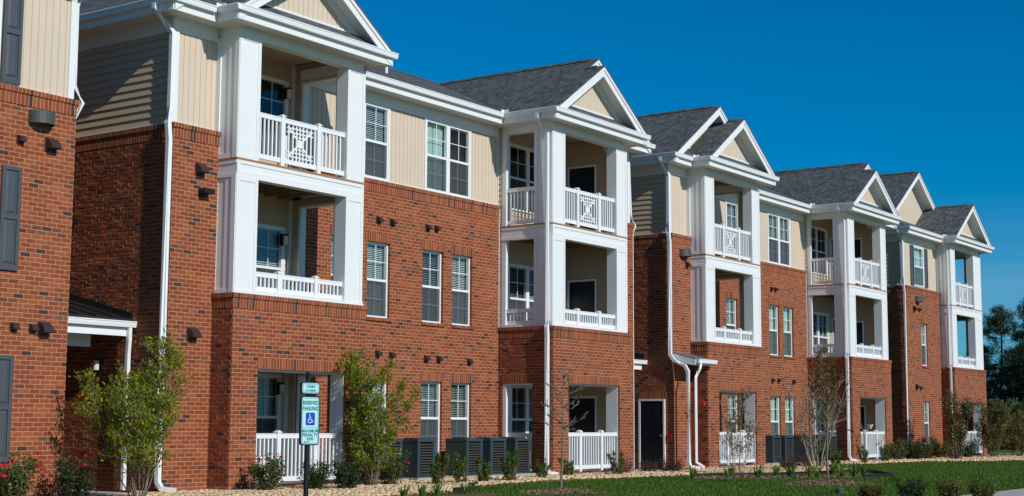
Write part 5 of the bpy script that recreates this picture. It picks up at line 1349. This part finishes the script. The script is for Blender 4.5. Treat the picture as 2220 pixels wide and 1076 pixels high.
# ------------------------------------------------------------------ parking sign
def rrect(x0, x1, z0, z1, r, n=5):
    out = []
    for (cx, cz, a0) in ((x1-r, z0+r, -90), (x1-r, z1-r, 0), (x0+r, z1-r, 90), (x0+r, z0+r, 180)):
        for k in range(n+1):
            a = math.radians(a0+90*k/n); out.append((cx+r*math.cos(a), cz+r*math.sin(a)))
    return out
def text_mesh(body, size, x, z, y, mat, wide=1.0, name='lettering'):
    cu = D.curves.new('txt', 'FONT'); cu.body = body; cu.size = size; cu.align_x = 'CENTER'; cu.align_y = 'CENTER'; cu.extrude = .0012; cu.offset = size*.03
    to = D.objects.new('txt', cu); COL.objects.link(to); bpy.context.view_layer.update()
    me = D.meshes.new_from_object(to.evaluated_get(bpy.context.evaluated_depsgraph_get())); D.objects.remove(to)
    me.materials.clear(); me.materials.append(MATS[mat])
    me.transform(Matrix.Translation((x, y, z)) @ Matrix.Rotation(PI/2, 4, 'X') @ Matrix.Scale(wide, 4, (1, 0, 0)))
    o = D.objects.new(name, me); COL.objects.link(o); return o
sg = empty('parking_sign', (15.31, 14.27, GZ), 'reserved parking sign with blue wheelchair symbol on a black post, smaller VAN plate on top', 'sign')
sg.rotation_euler = (0, 0, math.radians(-9))
MB().cyl(0, 0, -.05, 1.93, .036, 14).cyl(0, 0, 1.93, 1.95, .045, 12).cyl(0, 0, 1.95, 1.985, .03, 12, .042).cyl(0, 0, 1.985, 2.02, .042, 12, .02).build('post', 'black_metal', sg)
yf_ = -.06
def plate(z0, z1, name):
    fr = MB().ext(rrect(-.165, .165, z0-.018, z1+.018, .045), 'y', yf_, yf_+.03); f = fr.build(name+'_frame', 'black_metal', sg)
    MB().box(-.03, .03, yf_+.03, -.02, z0+.05, z1-.03).build('bracket', 'black_metal', f)
    p = MB().ext(rrect(-.148, .148, z0, z1, .032), 'y', yf_-.004, yf_).build(name, 'sign_plate', sg)
    o_, i_ = rrect(-.139, .139, z0+.009, z1-.009, .026), rrect(-.133, .133, z0+.015, z1-.015, .021); b = MB(); n = len(o_)
    for k in range(n):
        k2 = (k+1) % n; b.poly([(o_[k][0], yf_-.0062, o_[k][1]), (o_[k2][0], yf_-.0062, o_[k2][1]), (i_[k2][0], yf_-.0062, i_[k2][1]), (i_[k][0], yf_-.0062, i_[k][1])])
    b.build('border', 'sign_teal', p); return p
zt0, zt1 = 1.72, 1.862; zb0, zb1 = 1.015, 1.665
p1 = plate(zt0, zt1, 'small_plate'); p2 = plate(zb0, zb1, 'main_plate')
yt = yf_-.006
for (tx, sz, z, wd, par) in (('VAN', .062, 1.812, 1.15, p1), ('ACCESSIBLE', .033, 1.757, 1.1, p1), ('RESERVED', .072, 1.585, .82, p2), ('PARKING', .072, 1.505, .92, p2),
                       ('MAXIMUM', .058, 1.195, 1.08, p2), ('PENALTY', .058, 1.14, 1.12, p2), ('$250', .056, 1.085, 1.0, p2), ('GS20-37.6', .022, 1.046, 1.0, p2)):
    o = text_mesh(tx, sz, -.06 if sz < .03 else 0, z, yt, 'sign_teal', wd); o.parent = par
MB().box(-.133, .133, yf_-.0064, yf_-.0045, 1.238, 1.243).build('divider', 'sign_teal', p2)
sq = MB().ext(rrect(-.08, .08, 1.275, 1.45, .016), 'y', yf_-.0068, yf_-.0045).build('wheelchair_panel', 'sign_blue', p2)
ic = MB(); cy = yf_-.0075
def arc(mb, cx, cz, r, a0, a1, t, n=20):
    for k in range(n):
        a, b = math.radians(a0+(a1-a0)*k/n), math.radians(a0+(a1-a0)*(k+1)/n)
        mb.poly([(cx+(r-t)*math.cos(a), cy, cz+(r-t)*math.sin(a)), (cx+(r+t)*math.cos(a), cy, cz+(r+t)*math.sin(a)), (cx+(r+t)*math.cos(b), cy, cz+(r+t)*math.sin(b)), (cx+(r-t)*math.cos(b), cy, cz+(r-t)*math.sin(b))])
def stroke(mb, x0, z0, x1, z1, t):
    d = Vector((x1-x0, z1-z0)).normalized(); n = Vector((-d.y, d.x))*t
    mb.poly([(x0+n.x, cy, z0+n.y), (x0-n.x, cy, z0-n.y), (x1-n.x, cy, z1-n.y), (x1+n.x, cy, z1+n.y)])
arc(ic, -.006, 1.341, .033, 125, 365, .0048); arc(ic, -.014, 1.422, .0045, 0, 360, .0045, 14)
stroke(ic, -.012, 1.412, -.009, 1.352, .0055); stroke(ic, -.010, 1.388, .018, 1.388, .004); stroke(ic, -.010, 1.355, .026, 1.355, .0055); stroke(ic, .024, 1.357, .042, 1.318, .005); stroke(ic, .040, 1.318, .054, 1.324, .004)
ic.build('wheelchair_symbol', 'bowl_white', p2)

# ------------------------------------------------------------------ small things
orn = empty('garden_ornament', (50.3, 20.1, GZ), 'curved metal garden ornament with a white bowl flower in front of the dark porch door', 'ornament')
MB().tube([(0, 0, 0), (0, 0, .95), (-.05, 0, 1.15), (-.3, 0, 1.42), (-.42, 0, 1.48)], .022, 6).tube([(0, 0, .95), (.15, 0, 1.08), (.5, 0, 1.25)], .018, 6).build('stem', 'steel', orn)
bw_ = MB().cyl(.52, -.03, 1.2, 1.36, .03, 12, .13); bw_.build('bowl', 'bowl_white', orn)
pw = empty('pinwheel', (52.6, 20.3, GZ), 'small pink and yellow garden pinwheel beside the last cone shrub', 'pinwheel')
MB().cyl(0, 0, 0, .8, .012, 6).build('stick', 'bowl_white', pw)
for k, c_ in enumerate(('petal_pink', 'petal_yellow', 'petal_pink', 'petal_yellow')):
    a = k*PI/2; u = Vector((math.cos(a), 0, math.sin(a))); v = Vector((-math.sin(a), 0, math.cos(a))); p = Vector((0, -.03, .8))
    MB().poly([p, p+u*.16, p+u*.14+v*.1]).build('blade', c_, pw)
up_ = MB().cyl(26.99, 11.3, GZ-.02, GZ+.1, .07, 14, .085).cyl(26.99, 11.3, GZ+.1, GZ+.13, .085, 14, .05); tag(up_.build('garden_light', 'lamp_gray'), 'small grey dome light sunk in the lawn below the mulch mound', 'garden light')
